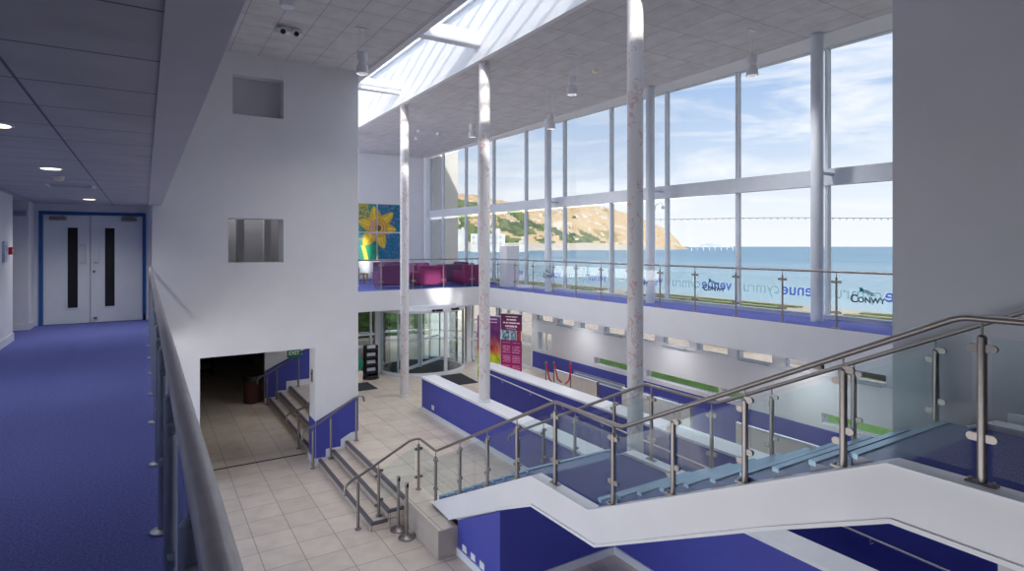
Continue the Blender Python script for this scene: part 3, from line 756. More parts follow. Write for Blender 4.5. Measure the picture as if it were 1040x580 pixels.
t = thing('ceiling_emergency_light', 'white twin lamp emergency unit on the hall ceiling above the niche wall', 'light', (2.42, 12.3, 5.95))
MB().bbox(2.2, 2.68, 12.2, 12.42, 5.85, 5.95, .01).build('housing', M['trim'], t)
for xx in (2.27, 2.52):
    l_ = MB().cyl((xx, 12.2, 5.86), (xx+.02, 12.08, 5.80), .07, seg=18).build('lamp_head', M['trim'], t)
    MB().cyl((xx+.02, 12.085, 5.803), (xx+.022, 12.07, 5.795), .05, seg=18).build('lens', M['black'], l_)
for i, (x, y) in enumerate(((-.9, 5.45), (-.88, 8.2), (-.86, 13.2))):
    t = thing('recessed_downlight', ['glowing recessed downlight cut by the left edge', 'glowing recessed downlight before the smoke detector', 'glowing recessed downlight nearest the double doors'][i], 'light', (x, y, 2.46), 'recessed downlights in the corridor ceiling')
    MB().lathe([(.11, -.006), (.11, 0)], (x, y, 2.46), 28).build('trim_ring', M['trim'], t)
    MB().lathe([(.09, -.009), (.09, -.004)], (x, y, 2.46), 28).build('lamp_lens', M['lamp'], t)
t = thing('smoke_detector', 'small round smoke detector on the corridor ceiling', 'detector', (-.9, 9.1, 2.46))
MB().lathe([(.03, -.055), (.045, -.05), (.06, -.02), (.06, 0)], (-.9, 9.1, 2.46), 20).build('body', M['cream'], t)
t = thing('smoke_detector', 'small round smoke detector on the high ceiling left of the tallest column', 'detector', (9.75, 11.57, 6.1))
MB().lathe([(.03, -.07), (.06, -.06), (.08, -.02), (.08, 0)], (9.75, 11.57, 6.1), 20).build('body', M['cream'], t)
for i, (x, y) in enumerate(((9.88, 21.3), (9.0, 21.2), (9.5, 22.6))):
    t = thing('ceiling_spotlight', ['small ceiling spotlight above the far gallery, rightmost of three', 'small ceiling spotlight above the far gallery, middle of three', 'small ceiling spotlight above the far gallery, furthest of three'][i], 'light', (x, y, 6.1), 'small spotlights on the gallery ceiling')
    MB().lathe([(.06, -.1), (.07, -.09), (.07, -.02), (.09, 0)], (x, y, 6.1), 16).build('housing', M['trim'], t)
t = thing('air_vent', 'white slatted air vent in the corridor ceiling beyond the smoke detector', 'vent', (-.87, 10.2, 2.46))
b = MB().box(-1.15, -.6, 9.95, 9.99, 2.44, 2.46).box(-1.15, -.6, 10.46, 10.5, 2.44, 2.46).box(-1.15, -1.11, 9.99, 10.46, 2.44, 2.46).box(-.64, -.6, 9.99, 10.46, 2.44, 2.46)
b.build('frame', M['trim'], t)
for k in range(5): MB().hexa([(-1.11, 10.02+k*.09, 2.442), (-.64, 10.02+k*.09, 2.442), (-.64, 10.07+k*.09, 2.45), (-1.11, 10.07+k*.09, 2.45), (-1.11, 10.02+k*.09, 2.446), (-.64, 10.02+k*.09, 2.446), (-.64, 10.07+k*.09, 2.454), (-1.11, 10.07+k*.09, 2.454)]).build('slat', M['trim'], t)
# corridor wall units
t = thing('control_panel', 'pale grey access panel on the left wall beside the red call point', 'panel', (-1.9, 12.15, 1.5))
MB().bbox(-1.9, -1.86, 12.05, 12.3, 1.34, 1.68, .008).build('housing', M['alu'], t)
MB().box(-1.86, -1.855, 12.1, 12.25, 1.52, 1.62).build('display', M['steelblue'], t)
MB().box(-1.86, -1.853, 12.13, 12.22, 1.38, 1.46).build('keypad', M['trim'], t)
t = thing('fire_call_point', 'red fire call point on the left wall near the corridor corner', 'alarm', (-1.9, 12.6, 1.52))
MB().bbox(-1.9, -1.85, 12.53, 12.64, 1.46, 1.58, .006).build('housing', mat('alarm_red', (200, 24, 44), .5), t)
MB().box(-1.85, -1.847, 12.555, 12.615, 1.49, 1.55).build('glass_window', M['trim'], t)
t = thing('wall_light_unit', 'grey box unit high on the recess wall left of the doors', 'sign', (-1.98, 14.4, 2.2))
MB().bbox(-2.14, -1.89, 14.33, 14.4, 2.16, 2.28, .008).build('housing', M['alu'], t)
MB().box(-2.12, -1.91, 14.325, 14.33, 2.18, 2.26).build('front_panel', M['grey_post'], t)
t = thing('push_pad', 'small dark push button plate in the pillar reveal', 'button', (3.48, 14.75, -1.6))
MB().bbox(3.455, 3.48, 14.68, 14.82, -1.72, -1.42, .006).build('plate', M['steel_dark'], t)
MB().cyl((3.455, 14.75, -1.52), (3.445, 14.75, -1.52), .035, seg=16).build('button', M['black'], t)
# exit sign in passage
t = thing('exit_sign', 'green illuminated exit sign above the far steps', 'sign', (3.9, 20.6, -1.3))
MB().bbox(4.02, 4.46, 20.5, 20.56, -2.12, -1.84, .01).build('housing', M['exit'], t)
b = text_bm(MB(), 'EXIT', .17, Matrix.Translation((4.24, 20.495, -1.98)) @ Matrix.Rotation(PI/2, 4, 'X'), .002)
b.build('lettering', M['trim'], t)
MB().cyl((4.1, 20.53, -1.84), (4.1, 20.53, -.85), .008, seg=6).cyl((4.38, 20.53, -1.84), (4.38, 20.53, -.85), .008, seg=6).build('hanging_rod', M['alu'], t)
t = thing('junction_box', 'white box fitted on the white wall above the blue dado in the passage', 'box', (3.62, 21.1, -1.3))
MB().bbox(3.62, 3.88, 21.0, 21.1, -2.02, -1.78, .01).build('housing', M['trim'], t)
MB().box(3.64, 3.86, 20.995, 21.0, -2.0, -1.8).build('cover', M['alu'], t)
# bin
t = thing('litter_bin', 'dark open litter bin beside the passage steps', 'bin', (3.06, 21.42, L))
MB().lathe([(.22, 0), (.25, .02), (.27, .72), (.28, .74), (.25, .74), (.24, .06), (.01, .05)], (3.06, 21.42, L), 24).build('body', mat('bin_brown', (78, 42, 38), .6), t)
MB().lathe([(.285, .74), (.29, .78), (.2, .9), (.19, .9), (.25, .77), (.25, .74)], (3.06, 21.42, L), 24).build('rim', M['black'], t)
# far bench / shelf + window poster in passage
t = thing('low_shelf', 'dark low shelving at the far end of the passage', 'shelf', (1.6, 27, L))
for x in (1.0, 2.3): MB().box(x, x+.08, 26.8, 27.2, L, L+.95).build('upright', M['black'], t)
for z in (.15, .5, .9): MB().box(1.0, 2.38, 26.8, 27.2, L+z, L+z+.05).build('shelf', M['black'], t)
t = thing('display_case', 'blue lit display case at the far end of the passage', 'case', (3.0, 29.4, L))
MB().box(2.9, 4.2, 29.3, 29.5, L+.4, L+1.1).build('frame', M['steel_dark'], t)
MB().box(2.95, 3.6, 29.28, 29.3, L+.45, L+1.05).build('poster', M['steelblue'], t); MB().box(3.65, 4.15, 29.28, 29.3, L+.45, L+1.05).build('poster', M['green'], t)
# queue posts
def stanchion(x, y, label):
    t = thing('queue_post', label, 'post', (x, y, L), 'steel queue posts by the tiled block')
    MB().lathe([(.155, 0), (.155, .015), (.14, .03), (.06, .055), (.03, .07)], (x, y, L), 32).build('base', M['steel_dark'], t)
    MB().cyl((x, y, L+.06), (x, y, L+.9), .028, seg=20).build('pole', M['steel_dark'], t)
    h_ = MB().lathe([(.034, .9), (.036, .91), (.036, .98), (.03, 1.0), (.012, 1.005)], (x, y, L), 20).build('belt_head', M['steel_dark'], t)
    MB().box(x-.02, x+.02, y-.045, y-.03, L+.92, L+.98).build('belt_slot', M['black'], h_)
stanchion(4.02, 10.0, 'steel queue post, nearer of the pair by the steps')
stanchion(4.0, 10.36, 'steel queue post, further of the pair by the steps')
# white cabinet on the gallery
t = thing('gallery_cabinet', 'white tall box cabinet standing at the sea window on the gallery', 'cabinet', (12.3, 19.75, 0))
MB().bbox(11.98, 12.56, 19.5, 20.05, 0, 1.6, .01).build('body', M['white'], t)
MB().box(12.0, 12.54, 19.492, 19.5, .05, 1.55).build('door', M['trim'], t)
# sofas
def armchair(mt, w, d, h):
    r = bpy.data.objects.new('armchair', None); COL.objects.link(r)
    MB().bbox(-w/2+.12, w/2-.12, -d/2+.05, d/2-.18, .2, .44, .04, 3).build('seat', M[mt], r)
    MB().bbox(-w/2, w/2, d/2-.2, d/2, .1, h, .06, 3).build('backrest', M[mt], r)
    for s in (-1, 1):
        MB().bbox(s*w/2-.14*(s > 0), s*w/2+.14*(s < 0), -d/2, d/2-.05, .1, .62, .05, 3).build('armrest', M[mt], r)
    for sx in (-1, 1):
        for sy in (-1, 1): MB().cyl((sx*(w/2-.08), sy*(d/2-.08), 0), (sx*(w/2-.08), sy*(d/2-.08), .11), .02, seg=10).build('leg', M['steel_dark'], r)
    return r
protos = {k: armchair(k, w, .85, h) for k, w, h in (('sofa', 1.15, .92), ('sofa2', 1.15, .86), ('sofa3', 1.3, .86))}
used = set()
def place(k, x, y, rz_, label):
    o = protos[k] if k not in used else copy_tree(protos[k]); used.add(k)
    o.location = (x, y, 0); o.rotation_euler = (0, 0, rz_); o['label'] = label; o['category'] = 'armchair'; o['group'] = 'plum armchairs on the far gallery'
place('sofa', 8.0, 21.55, PI, 'plum armchair at the gallery glass left of the patterned column, its back to the hall')
place('sofa3', 7.7, 26.9, 0, 'mauve armchair against the wall below the flower painting')
place('sofa', 9.35, 22.6, PI, 'plum armchair behind the brightest magenta chair, right of the patterned column')
place('sofa2', 9.45, 21.25, PI+.1, 'bright magenta armchair at the gallery glass right of the patterned column')
place('sofa3', 10.9, 22.3, PI-.2, 'mauve armchair in the middle of the gallery glass front')
place('sofa', 12.05, 22.9, PI/2*1.0, 'plum armchair by the sea window left of the white cabinet')
place('sofa3', 9.7, 26.3, 0, 'mauve armchair at the back wall beside the corner of the window')
place('sofa2', 11.25, 21.2, PI+.15, 'dark magenta armchair nearest the gallery corner')
t = thing('coffee_table', 'low pale wood table before the mauve armchair under the painting', 'table', (7.5, 24.4, 0))
MB().bbox(7.1, 8.0, 24.1, 24.7, .40, .45, .008).build('table_top', M['wood'], t)
for sx in (7.14, 7.92):
    for sy in (24.14, 24.62): MB().box(sx, sx+.05, sy, sy+.05, 0, .40).build('leg', M['wood'], t)

# painting of a yellow flower in four canvases
def flower(x, z):
    n = noise.noise(Vector((x*4, z*4, 1))); n2 = noise.noise(Vector((x*12, z*12, 5)))
    dx, dz = x-9.6, z-2.5
    r = math.hypot(dx, dz); a = math.degrees(math.atan2(dz, dx))
    bg = (14+20*n, 112+36*n2, 150+36*n) if dx > -.1 else (34+30*n, 138+36*n2, 118+30*n)
    if n2 > .3: bg = (168, 110, 96) if n > 0 else (80, 110, 160)
    if dx < -.35 and dz > .45 and n2 > -.05: bg = (196, 168, 58)
    col = bg
    if abs(dx-.02) < .08 and dz < -.6: col = (74, 124, 70)
    if dz < -.85 and abs(dx+.35-.3*(dz+1.2)) < .28: col = (24, 150, 108)
    if dz < -.85 and abs(dx+.6+.25*(dz+1.2)) < .1: col = (210, 200, 80)
    for th, R_, hw in ((97, 1.05, .30), (42, 1.12, .26), (-6, 1.0, .27), (-70, 1.08, .28), (-128, 1.1, .32), (160, .95, .30)):
        t_ = math.radians(th); al = dx*math.cos(t_)+dz*math.sin(t_); ac = -dx*math.sin(t_)+dz*math.cos(t_)
        q = al/R_
        if 0 < q < 1:
            w_ = hw*(math.sin(PI*min(1, q**.85))**.6)
            if abs(ac) < w_:
                k = 1-.18*abs(ac)/w_-.10*n+.05*math.sin(ac*40)
                col = (236*k, 200*k, 66*k) if abs(ac) < w_*.88 else (206, 158, 46)
    rt = math.hypot(dx-.08, dz+.02)
    if rt < .46+.03*math.sin(math.radians(a)*11):
        k = .88+.14*math.sin(rt*42)+.15*n2
        col = (222*k, 176*k, 84*k)
        if rt > .36 and dx > 0: col = (198, 150, 50)
        if dx < -.05 and rt > .25: col = (206, 156, 130)
        if rt < .15: col = (112+50*n2, 74, 56)
    return [max(0, min(255, c)) for c in col]
t = thing('flower_painting', 'yellow daffodil painting on teal in four canvases on the far white wall', 'painting', (9.6, 27.78, 2.3))
for x0, x1 in ((8.45, 9.58), (9.65, 10.8)):
    for z0, z1 in ((.9, 2.235), (2.305, 3.65)):
        grid_paint('canvas', (x0, 27.74, z0), (1, 0, 0), (0, 0, 1), x1-x0, z1-z0, 50, 56, .04, lambda a, c, x0=x0, x1=x1, z0=z0, z1=z1: flower(x0+a*(x1-x0), z0+c*(z1-z0)), t)

# revolving door
rdx, rdy, rr = 9.25, 21.6, 1.72
t = thing('revolving_door', 'large curved glass revolving door with white posts below the gallery', 'door', (rdx, rdy, E_))
def arc(b, r0, r1, a0, a1, z0, z1, n=28):
    for i in range(n):
        p, q = a0+(a1-a0)*i/n, a0+(a1-a0)*(i+1)/n
        P = lambda r, a: (rdx+r*math.cos(a), rdy+r*math.sin(a))
        b.hexa([(*P(r0, p), z0), (*P(r1, p), z0), (*P(r1, q), z0), (*P(r0, q), z0), (*P(r0, p), z1), (*P(r1, p), z1), (*P(r1, q), z1), (*P(r0, q), z1)])
    return b
ZH = -.82
arc(MB(), rr-.16, rr+.04, 0, 2*PI, ZH, -.76, 64).build('canopy_ring', M['trim'], t)
MB().lathe([(rr-.15, ZH+.02), (rr-.15, ZH+.2)], (rdx, rdy, 0), 48).build('canopy_disc', M['trim'], t)
arc(MB(), rr-.12, rr+.05, 0, 2*PI, E_, E_+.035, 64).build('floor_track', M['alu'], t)
MB().lathe([(rr-.13, E_), (rr-.13, E_+.015)], (rdx, rdy, 0), 48).build('floor_mat', M['mat'], t)
mg = glass('door_glass', (.93, .97, .975), .5)
for a0, a1 in ((PI*1.0+.05, PI*1.25), (PI*1.27, PI*1.545), (PI*1.565, PI*1.9), (.15, .9), (2.2, 3.0)):
    arc(MB(), rr-.01, rr+.0, a0, a1, E_+.05, ZH, 14).build('curved_glass', mg, t)
    arc(arc(MB(), rr-.03, rr+.02, a0, a1, E_+.035, E_+.12, 14), rr-.03, rr+.02, a0, a1, ZH-.06, ZH, 14).build('glass_rail', M['trim'], t)
for a in (PI*1.0+.03, PI*1.26, PI*1.55, PI*1.56, PI*1.91, .12, .93, 2.17, 3.03):
    c, s = math.cos(a), math.sin(a)
    MB().box(rdx+rr*c-.035, rdx+rr*c+.035, rdy+rr*s-.035, rdy+rr*s+.035, E_, ZH).build('door_post', M['trim'] if a > 3.2 and a < 5.5 else M['black'], t)
MB().cyl((rdx, rdy, E_), (rdx, rdy, ZH), .05, seg=16).build('centre_shaft', M['steel'], t)
for a in (.6, .6+PI/1.0):
    c, s = math.cos(a), math.sin(a); w_ = 1.55
    q = MB()
    for r0_, r1_, z0, z1 in ((.08, w_, E_+.05, E_+.17), (.08, w_, ZH-.1, ZH-.02), (.08, .14, E_+.17, ZH-.1), (w_-.06, w_, E_+.17, ZH-.1), (.14, w_-.06, -2.15, -2.09)):
        q.hexa([(rdx+r0_*c+.02*s, rdy+r0_*s-.02*c, z0), (rdx+r1_*c+.02*s, rdy+r1_*s-.02*c, z0), (rdx+r1_*c-.02*s, rdy+r1_*s+.02*c, z0), (rdx+r0_*c-.02*s, rdy+r0_*s+.02*c, z0),
                (rdx+r0_*c+.02*s, rdy+r0_*s-.02*c, z1), (rdx+r1_*c+.02*s, rdy+r1_*s-.02*c, z1), (rdx+r1_*c-.02*s, rdy+r1_*s+.02*c, z1), (rdx+r0_*c-.02*s, rdy+r0_*s+.02*c, z1)])
    wf = q.build('door_wing', M['trim'], t)
    MB().hexa([(rdx+.14*c+.004*s, rdy+.14*s-.004*c, E_+.17), (rdx+1.49*c+.004*s, rdy+1.49*s-.004*c, E_+.17), (rdx+1.49*c-.004*s, rdy+1.49*s+.004*c, E_+.17), (rdx+.14*c-.004*s, rdy+.14*s+.004*c, E_+.17),
               (rdx+.14*c+.004*s, rdy+.14*s-.004*c, ZH-.1), (rdx+1.49*c+.004*s, rdy+1.49*s-.004*c, ZH-.1), (rdx+1.49*c-.004*s, rdy+1.49*s+.004*c, ZH-.1), (rdx+.14*c-.004*s, rdy+.14*s+.004*c, ZH-.1)]).build('wing_glass', mg, wf)
for a, w_ in ((PI*1.46, .06), (PI*1.5, .13), (PI*1.62, .12), (PI*1.66, .05)):
    c, s = math.cos(a), math.sin(a)
    MB().bbox(rdx+(rr+.07)*c-w_, rdx+(rr+.07)*c+w_, rdy+(rr+.07)*s-.04, rdy+(rr+.07)*s+.04, ZH-.0, ZH+.08, .01).build('motion_sensor', M['black'], t)
for k in range(8):
    a = PI*(1.34+.03*k)
    for z in (-1.5, -1.85):
        c, s = math.cos(a), math.sin(a)
        MB().cyl((rdx+(rr+.002)*c, rdy+(rr+.002)*s, z), (rdx+(rr+.006)*c, rdy+(rr+.006)*s, z), .03, seg=10).build('safety_dot', M['trim'], t)
tag(MB().prism([(9.0, 18.1), (9.95, 18.1), (10.1, 19.75), (9.25, 19.75)], 'z', E_, E_+.012).build('entrance_mat', M['mat']), 'dark entrance mat on the floor right of the revolving door', 'mat')
tag(MB().box(5.95, 6.65, 19.1, 20.2, E_, E_+.012).build('entrance_mat', M['mat']), 'dark mat by the leaflet rack at the white wall corner', 'mat')
# leaflet rack
t = thing('leaflet_rack', 'black leaflet rack on a round base beside the entrance glazing', 'rack', (6.95, 20.75, E_))
MB().lathe([(.3, 0), (.3, .03), (.26, .12), (.05, .14)], (6.95, 20.75, E_), 24).build('base', M['black'], t)
MB().box(6.72, 6.76, 20.6, 20.9, E_+.1, E_+1.2).box(7.14, 7.18, 20.6, 20.9, E_+.1, E_+1.2).box(6.76, 7.14, 20.86, 20.9, E_+.1, E_+1.2).build('frame', M['black'], t)
for k in range(4):
    MB().box(6.76, 7.14, 20.58, 20.86, E_+.2+k*.27, E_+.23+k*.27).box(6.76, 7.14, 20.58, 20.6, E_+.23+k*.27, E_+.3+k*.27).build('tray', M['black'], t)
    MB().box(6.79, 7.1, 20.66, 20.7, E_+.235+k*.27, E_+.4+k*.27).build('leaflets', M['alu'], t)
# green bag and box by wall corner
t = thing('green_sack', 'teal green sack on a small pale stand at the white wall corner', 'sack', (6.55, 20.55, E_))
MB().lathe([(.05, .38), (.2, .42), (.25, .6), (.2, .8), (.08, .95), (.02, .97)], (6.35, 20.6, E_), 18).build('sack', M['teal'], t)
MB().bbox(6.15, 6.55, 20.4, 20.8, E_, E_+.38, .02).build('stand', M['cream'], t)

# banners
def banner1(u, v):
    n = noise.noise(Vector((u*5, v*9, 2)))
    top_c, mid, lo = (112, 40, 112), (226, 110, 70), (196, 214, 40)
    if v > .72: c = top_c
    elif v > .44: k = (v-.44)/.28; c = [mid[i]*(1-k)+top_c[i]*k for i in range(3)]
    elif v > .36: k = (v-.36)/.08; c = [lo[i]*(1-k)+mid[i]*k for i in range(3)]
    else: c = lo
    c = [min(255, max(0, q+40*n)) for q in c]
    if .45 < v < .53 and abs(math.sin(u*14)+n) < .3: c = (60, 20, 30)
    if v < .2 and int(v*70) % 2 == 0 and noise.noise(Vector((u*30, int(v*70), 0))) > -.05 and .1 < u < .9: c = (110, 150, 40)
    if v > .9 and int(v*60) % 3 == 0 and .15 < u < .85: c = (222, 190, 220)
    return c
def banner2(u, v):
    k = max(0, min(1, v)); c = [228*(1-k)+84*k, 30*(1-k)+20*k, 140*(1-k)+62*k]
    if .61 < v < .76:
        if .04 < u < .96 and not (.42 < u < .46) and not .72 < u < .75:
            n = noise.noise(Vector((u*12, v*24, 9))); s = .5+n
            return (60+110*max(0, s), 90+110*max(0, s), 120+90*max(0, s)) if u < .72 else (150+60*n, 60, 60)
        return (235, 220, 230)
    if v >= .78:
        row = int(v*42); lim = {0: .1, 1: .2, 2: .28}[row % 3]
        if row % 2 == 0 and lim < u < 1-lim and v < .97 and noise.noise(Vector((u*40, row, 3))) > -.25: c = (240, 214, 232)
    else:
        row = int(v*70)
        if row % 2 == 0 and (.08 < u < .46 or .54 < u < .92) and noise.noise(Vector((u*34, row, 7))) > -.1 and .04 < v < .58 and row % 10 < 8: c = (238, 170, 206)
    return c
def banner(label, c0, c1, z0, z1, fn):
    t = thing('roller_banner', label, 'banner', (c0[0], c0[1], E_))
    d = Vector((c1[0]-c0[0], c1[1]-c0[1], 0)); w = d.length; d.normalize()
    grid_paint('print', (c0[0], c0[1], z0), d, (0, 0, 1), w, z1-z0, 48, 150, .01, fn, t)
    b = MB(); n = Vector((d.y, -d.x, 0))
    A = Vector((c0[0], c0[1], 0)); Bv = A+d*w
    def q(z_0, z_1, o0, o1): b.hexa([(A+n*o0)[:2]+(z_0,), (Bv+n*o0)[:2]+(z_0,), (Bv-n*o1)[:2]+(z_0,), (A-n*o1)[:2]+(z_0,), (A+n*o0)[:2]+(z_1,), (Bv+n*o0)[:2]+(z_1,), (Bv-n*o1)[:2]+(z_1,), (A-n*o1)[:2]+(z_1,)])
    q(E_, z0, .06, .14); b.build('base', M['alu'], t)
    b = MB(); q(z1, z1+.03, .01, .02); b.build('top_bar', M['alu'], t)
    m_ = (A+Bv)/2-n*.04
    MB().cyl((m_.x, m_.y, z0), (m_.x, m_.y, z1), .01, seg=8).build('support_pole', M['alu'], t)
def rayx(u_, D):
    Xc = (u_-CX)/F; return (D*(Xc*C_+S_), D*(-Xc*S_+C_))
banner('purple and orange roller banner with lime foot, left of the pair behind the column', rayx(485, 21.1), rayx(508.2, 20.7), E_+.08, -.90, banner1)
banner('magenta roller banner with white text and photos, right of the pair behind the column', rayx(508.8, 20.6), rayx(530, 20.2), E_+.08, -.77, banner2)

# cream counter panels behind the far ramp wall
for (y1_, y0_, zt_, lab) in ((15.3, 13.2, -2.4, 'cream panel counter left of the tallest column, by the red straps'), (12.1, 9.74, -2.34, 'cream panel counter right of the tallest column'), (8.4, 4.2, -2.36, 'long cream panel counter seen through the stair glass')):
    t = thing('counter', lab, 'counter', (11.2, y0_, L), 'cream panel counters')
    MB().bbox(11.2, 11.25, y0_, y1_, L+.08, zt_, .008).build('front_panel', M['cream'], t)
    MB().box(11.19, 11.27, y0_-.0, y1_, zt_, zt_+.02).build('top_rail', M['alu'], t)
    for y in (y0_-.04, y1_):
        MB().box(11.2, 11.26, y, y+.04, L, zt_+.03).build('end_post', M['steel_dark'] if y < y1_ else M['cream'], t)
# red straps on posts
for i, (u_, lab) in enumerate(((554.5, 'red hanging strap, leftmost of three behind the ramp wall'), (562.5, 'red hanging strap, middle of three behind the ramp wall'), (579.5, 'red hanging strap, right of three before the cream counter'))):
    D = 17.6; x, y = rayx(u_, D)
    t = thing('strap_stand', lab, 'stand', (x, y, L), 'stands with red straps')
    zt_ = 1.6-(368-250)/F*D
    MB().cyl((x, y, L), (x, y, zt_), .018, seg=10).build('pole', M['steel_dark'], t)
    MB().lathe([(.08, 0), (.08, .02), (.03, .04)], (x, y, L), 20).build('base', M['steel_dark'], t)
    MB().lathe([(.03, -.06), (.03, .02), (.01, .03)], (x, y, zt_), 12).build('strap_head', M['steel_dark'], t)
    dx = (.08, .1, -.1)[i]
    MB().tube([(x, y-.02, zt_-.05), (x+dx*.4, y-.05, zt_-.25), (x+dx, y-.06, zt_-.5), (x+dx*2.4, y-.06, zt_-.62)], .022, 8).build('strap', M['red'], t)
# handrail on the far ramp wall
t = thing('wall_handrail', 'thin steel handrail fixed to the blue far ramp wall', 'handrail', (9.04, 10, -2.5))
rail(t, [(9.1, 15.9, -2.36), (9.04, 15.8, -2.36), (9.04, -2, -2.88)], .018, 'steel')
y = 15.0
while y > 2: MB().tube([(9.12, y, -2.46-.029*(15.8-y)), (9.05, y, -2.46-.029*(15.8-y)), (9.04, y, -2.38-.029*(15.8-y))], .007, 6).build('rail_bracket', M['steel'], t); y -= 1.5
t = thing('floor_socket', 'small white socket low on the end of the blue near ramp wall', 'socket', (6.84, 15.1, E_+.3))
MB().bbox(6.825, 6.84, 15.0, 15.14, E_+.22, E_+.34, .004).build('plate', M['trim'], t)
MB().box(6.822, 6.826, 15.03, 15.11, E_+.25, E_+.31).build('cover', M['alu'], t)

# ================================================================== OUTSIDE
GZ0 = -3.5
tag(MB().box(13.25, 16.2, -30, 60, GZ0-.3, GZ0).box(18.6, 43.2, -60, 120, GZ0-.3, GZ0).box(16.2, 18.6, 21.5, 60, GZ0-.3, GZ0).box(-30, 13.0, 30, 60, GZ0-.3, GZ0).box(4.4, 13, 21.6, 30, GZ0-.3, GZ0+.2).box(43.2, 48.2, -60, 120, GZ0-2.2, GZ0-.02).build('promenade_paving', M['paving']), 'pale paving of the promenade outside the windows', 'paving')
tag(MB().box(16.2, 18.6, -30, 21.5, GZ0-.3, GZ0+.02).build('lawn', M['green'], kind='stuff'), 'narrow green lawn just outside the ground floor windows', 'grass', kind='stuff')
b = MB()
for y0, y1 in ((-20, 23.5), (28.5, 45), (52, 80)):
    b.box(43.3, 44.1, y0, y1, GZ0-.02, GZ0+.1).box(45.6, 46.5, y0, y1, GZ0-.02, GZ0+.08)
tag(b.build('hedge_strip', mat('olive_planting', (104, 116, 58), .9, var=.5, scale=1.2), kind='stuff'), 'low green planting strips along the promenade', 'plants', kind='stuff')
tag(MB().box(48.2, 7000, -6000, 7000, -7, -5.3).build('sea', M['sea']), 'blue sea reaching to the horizon', 'sea')
# hedge outside the revolving door, curved white rails
def hedge(name, x0, x1, y0, y1, z0, z1, label):
    b = MB(); nx = max(2, int((x1-x0)/.12)); nz = max(2, int((z1-z0)/.12))
    t = bmesh.new(); bmesh.ops.create_cube(t, size=1)
    bmesh.ops.subdivide_edges(t, edges=list(t.edges), cuts=24, use_grid_fill=True)
    for v in t.verts:
        p_ = Vector(((x0+x1)/2+v.co.x*(x1-x0), (y0+y1)/2+v.co.y*(y1-y0), (z0+z1)/2+v.co.z*(z1-z0)))
        v.co = p_+noise.noise_vector(p_*2.5)*.22+noise.noise_vector(p_*7)*.1
    b.merge(t); return tag(b.build(name, M['green']), label, 'hedge')
M['green'] = mat('hedge_leaves', (84, 112, 58), .9, var=.4, scale=3)
hedge('hedge', 2.5, 14.5, 31.2, 32.8, GZ0-.1, .2, 'clipped green hedge outside beyond the revolving door')
t = thing('ramp_railing', 'curved white railing outside beyond the revolving door', 'railing', (9.5, 27, GZ0))
b = MB()
for z in (-2.7, -3.1):
    b2 = []
    for k in range(25):
        a = PI*.95-PI*.9*k/24; b2.append((9.5+4.6*math.cos(a), 25.2+3.2*math.sin(a), z))
    MB().tube(b2, .06, 8).build('rail', M['trim'], t)
for k in range(0, 25, 3):
    a = PI*.95-PI*.9*k/24; x, y = 9.5+4.6*math.cos(a), 25.2+3.2*math.sin(a)
    MB().cyl((x, y, -3.3), (x, y, -2.7), .04, seg=8).build('post', M['trim'], t)
tag(MB().box(12.65, 14.3, 28.3, 28.6, GZ0, 7.2).build('outside_wing_wall', M['render']), 'cream outer wing wall seen through the first window pane', 'wall')
# parked car slivers seen through strip windows
def car(x, y, rgb, label):
    t = thing('parked_car', label, 'car', (x, y, GZ0), 'cars parked outside')
    m1 = mat('car_paint', rgb, .3, .2)
    MB().prism([(y-2.1, -3.2), (y-2.15, -2.75), (y-1.3, -2.6), (y-.7, -2.15), (y+.9, -2.12), (y+1.7, -2.55), (y+2.1, -2.7), (y+2.1, -3.2)], 'x', x, x+1.7).build('body', m1, t)
    MB().prism([(y-1.1, -2.6), (y-.65, -2.22), (y+.85, -2.2), (y+1.45, -2.58)], 'x', x-.01, x+1.71).build('windows', M['black'], t)
    for dy in (-1.35, 1.35):
        for dx in (-.02, 1.5): MB().cyl((x+dx, y+dy, -3.18), (x+dx+.22, y+dy, -3.18), .32, seg=24).build('wheel', M['black'], t)
car(24.5, 19.5, (230, 230, 232), 'white car parked outside, seen through the strip windows, left of two')
car(23.5, 12.0, (40, 42, 48), 'dark car parked outside, seen through the strip windows, right of two')
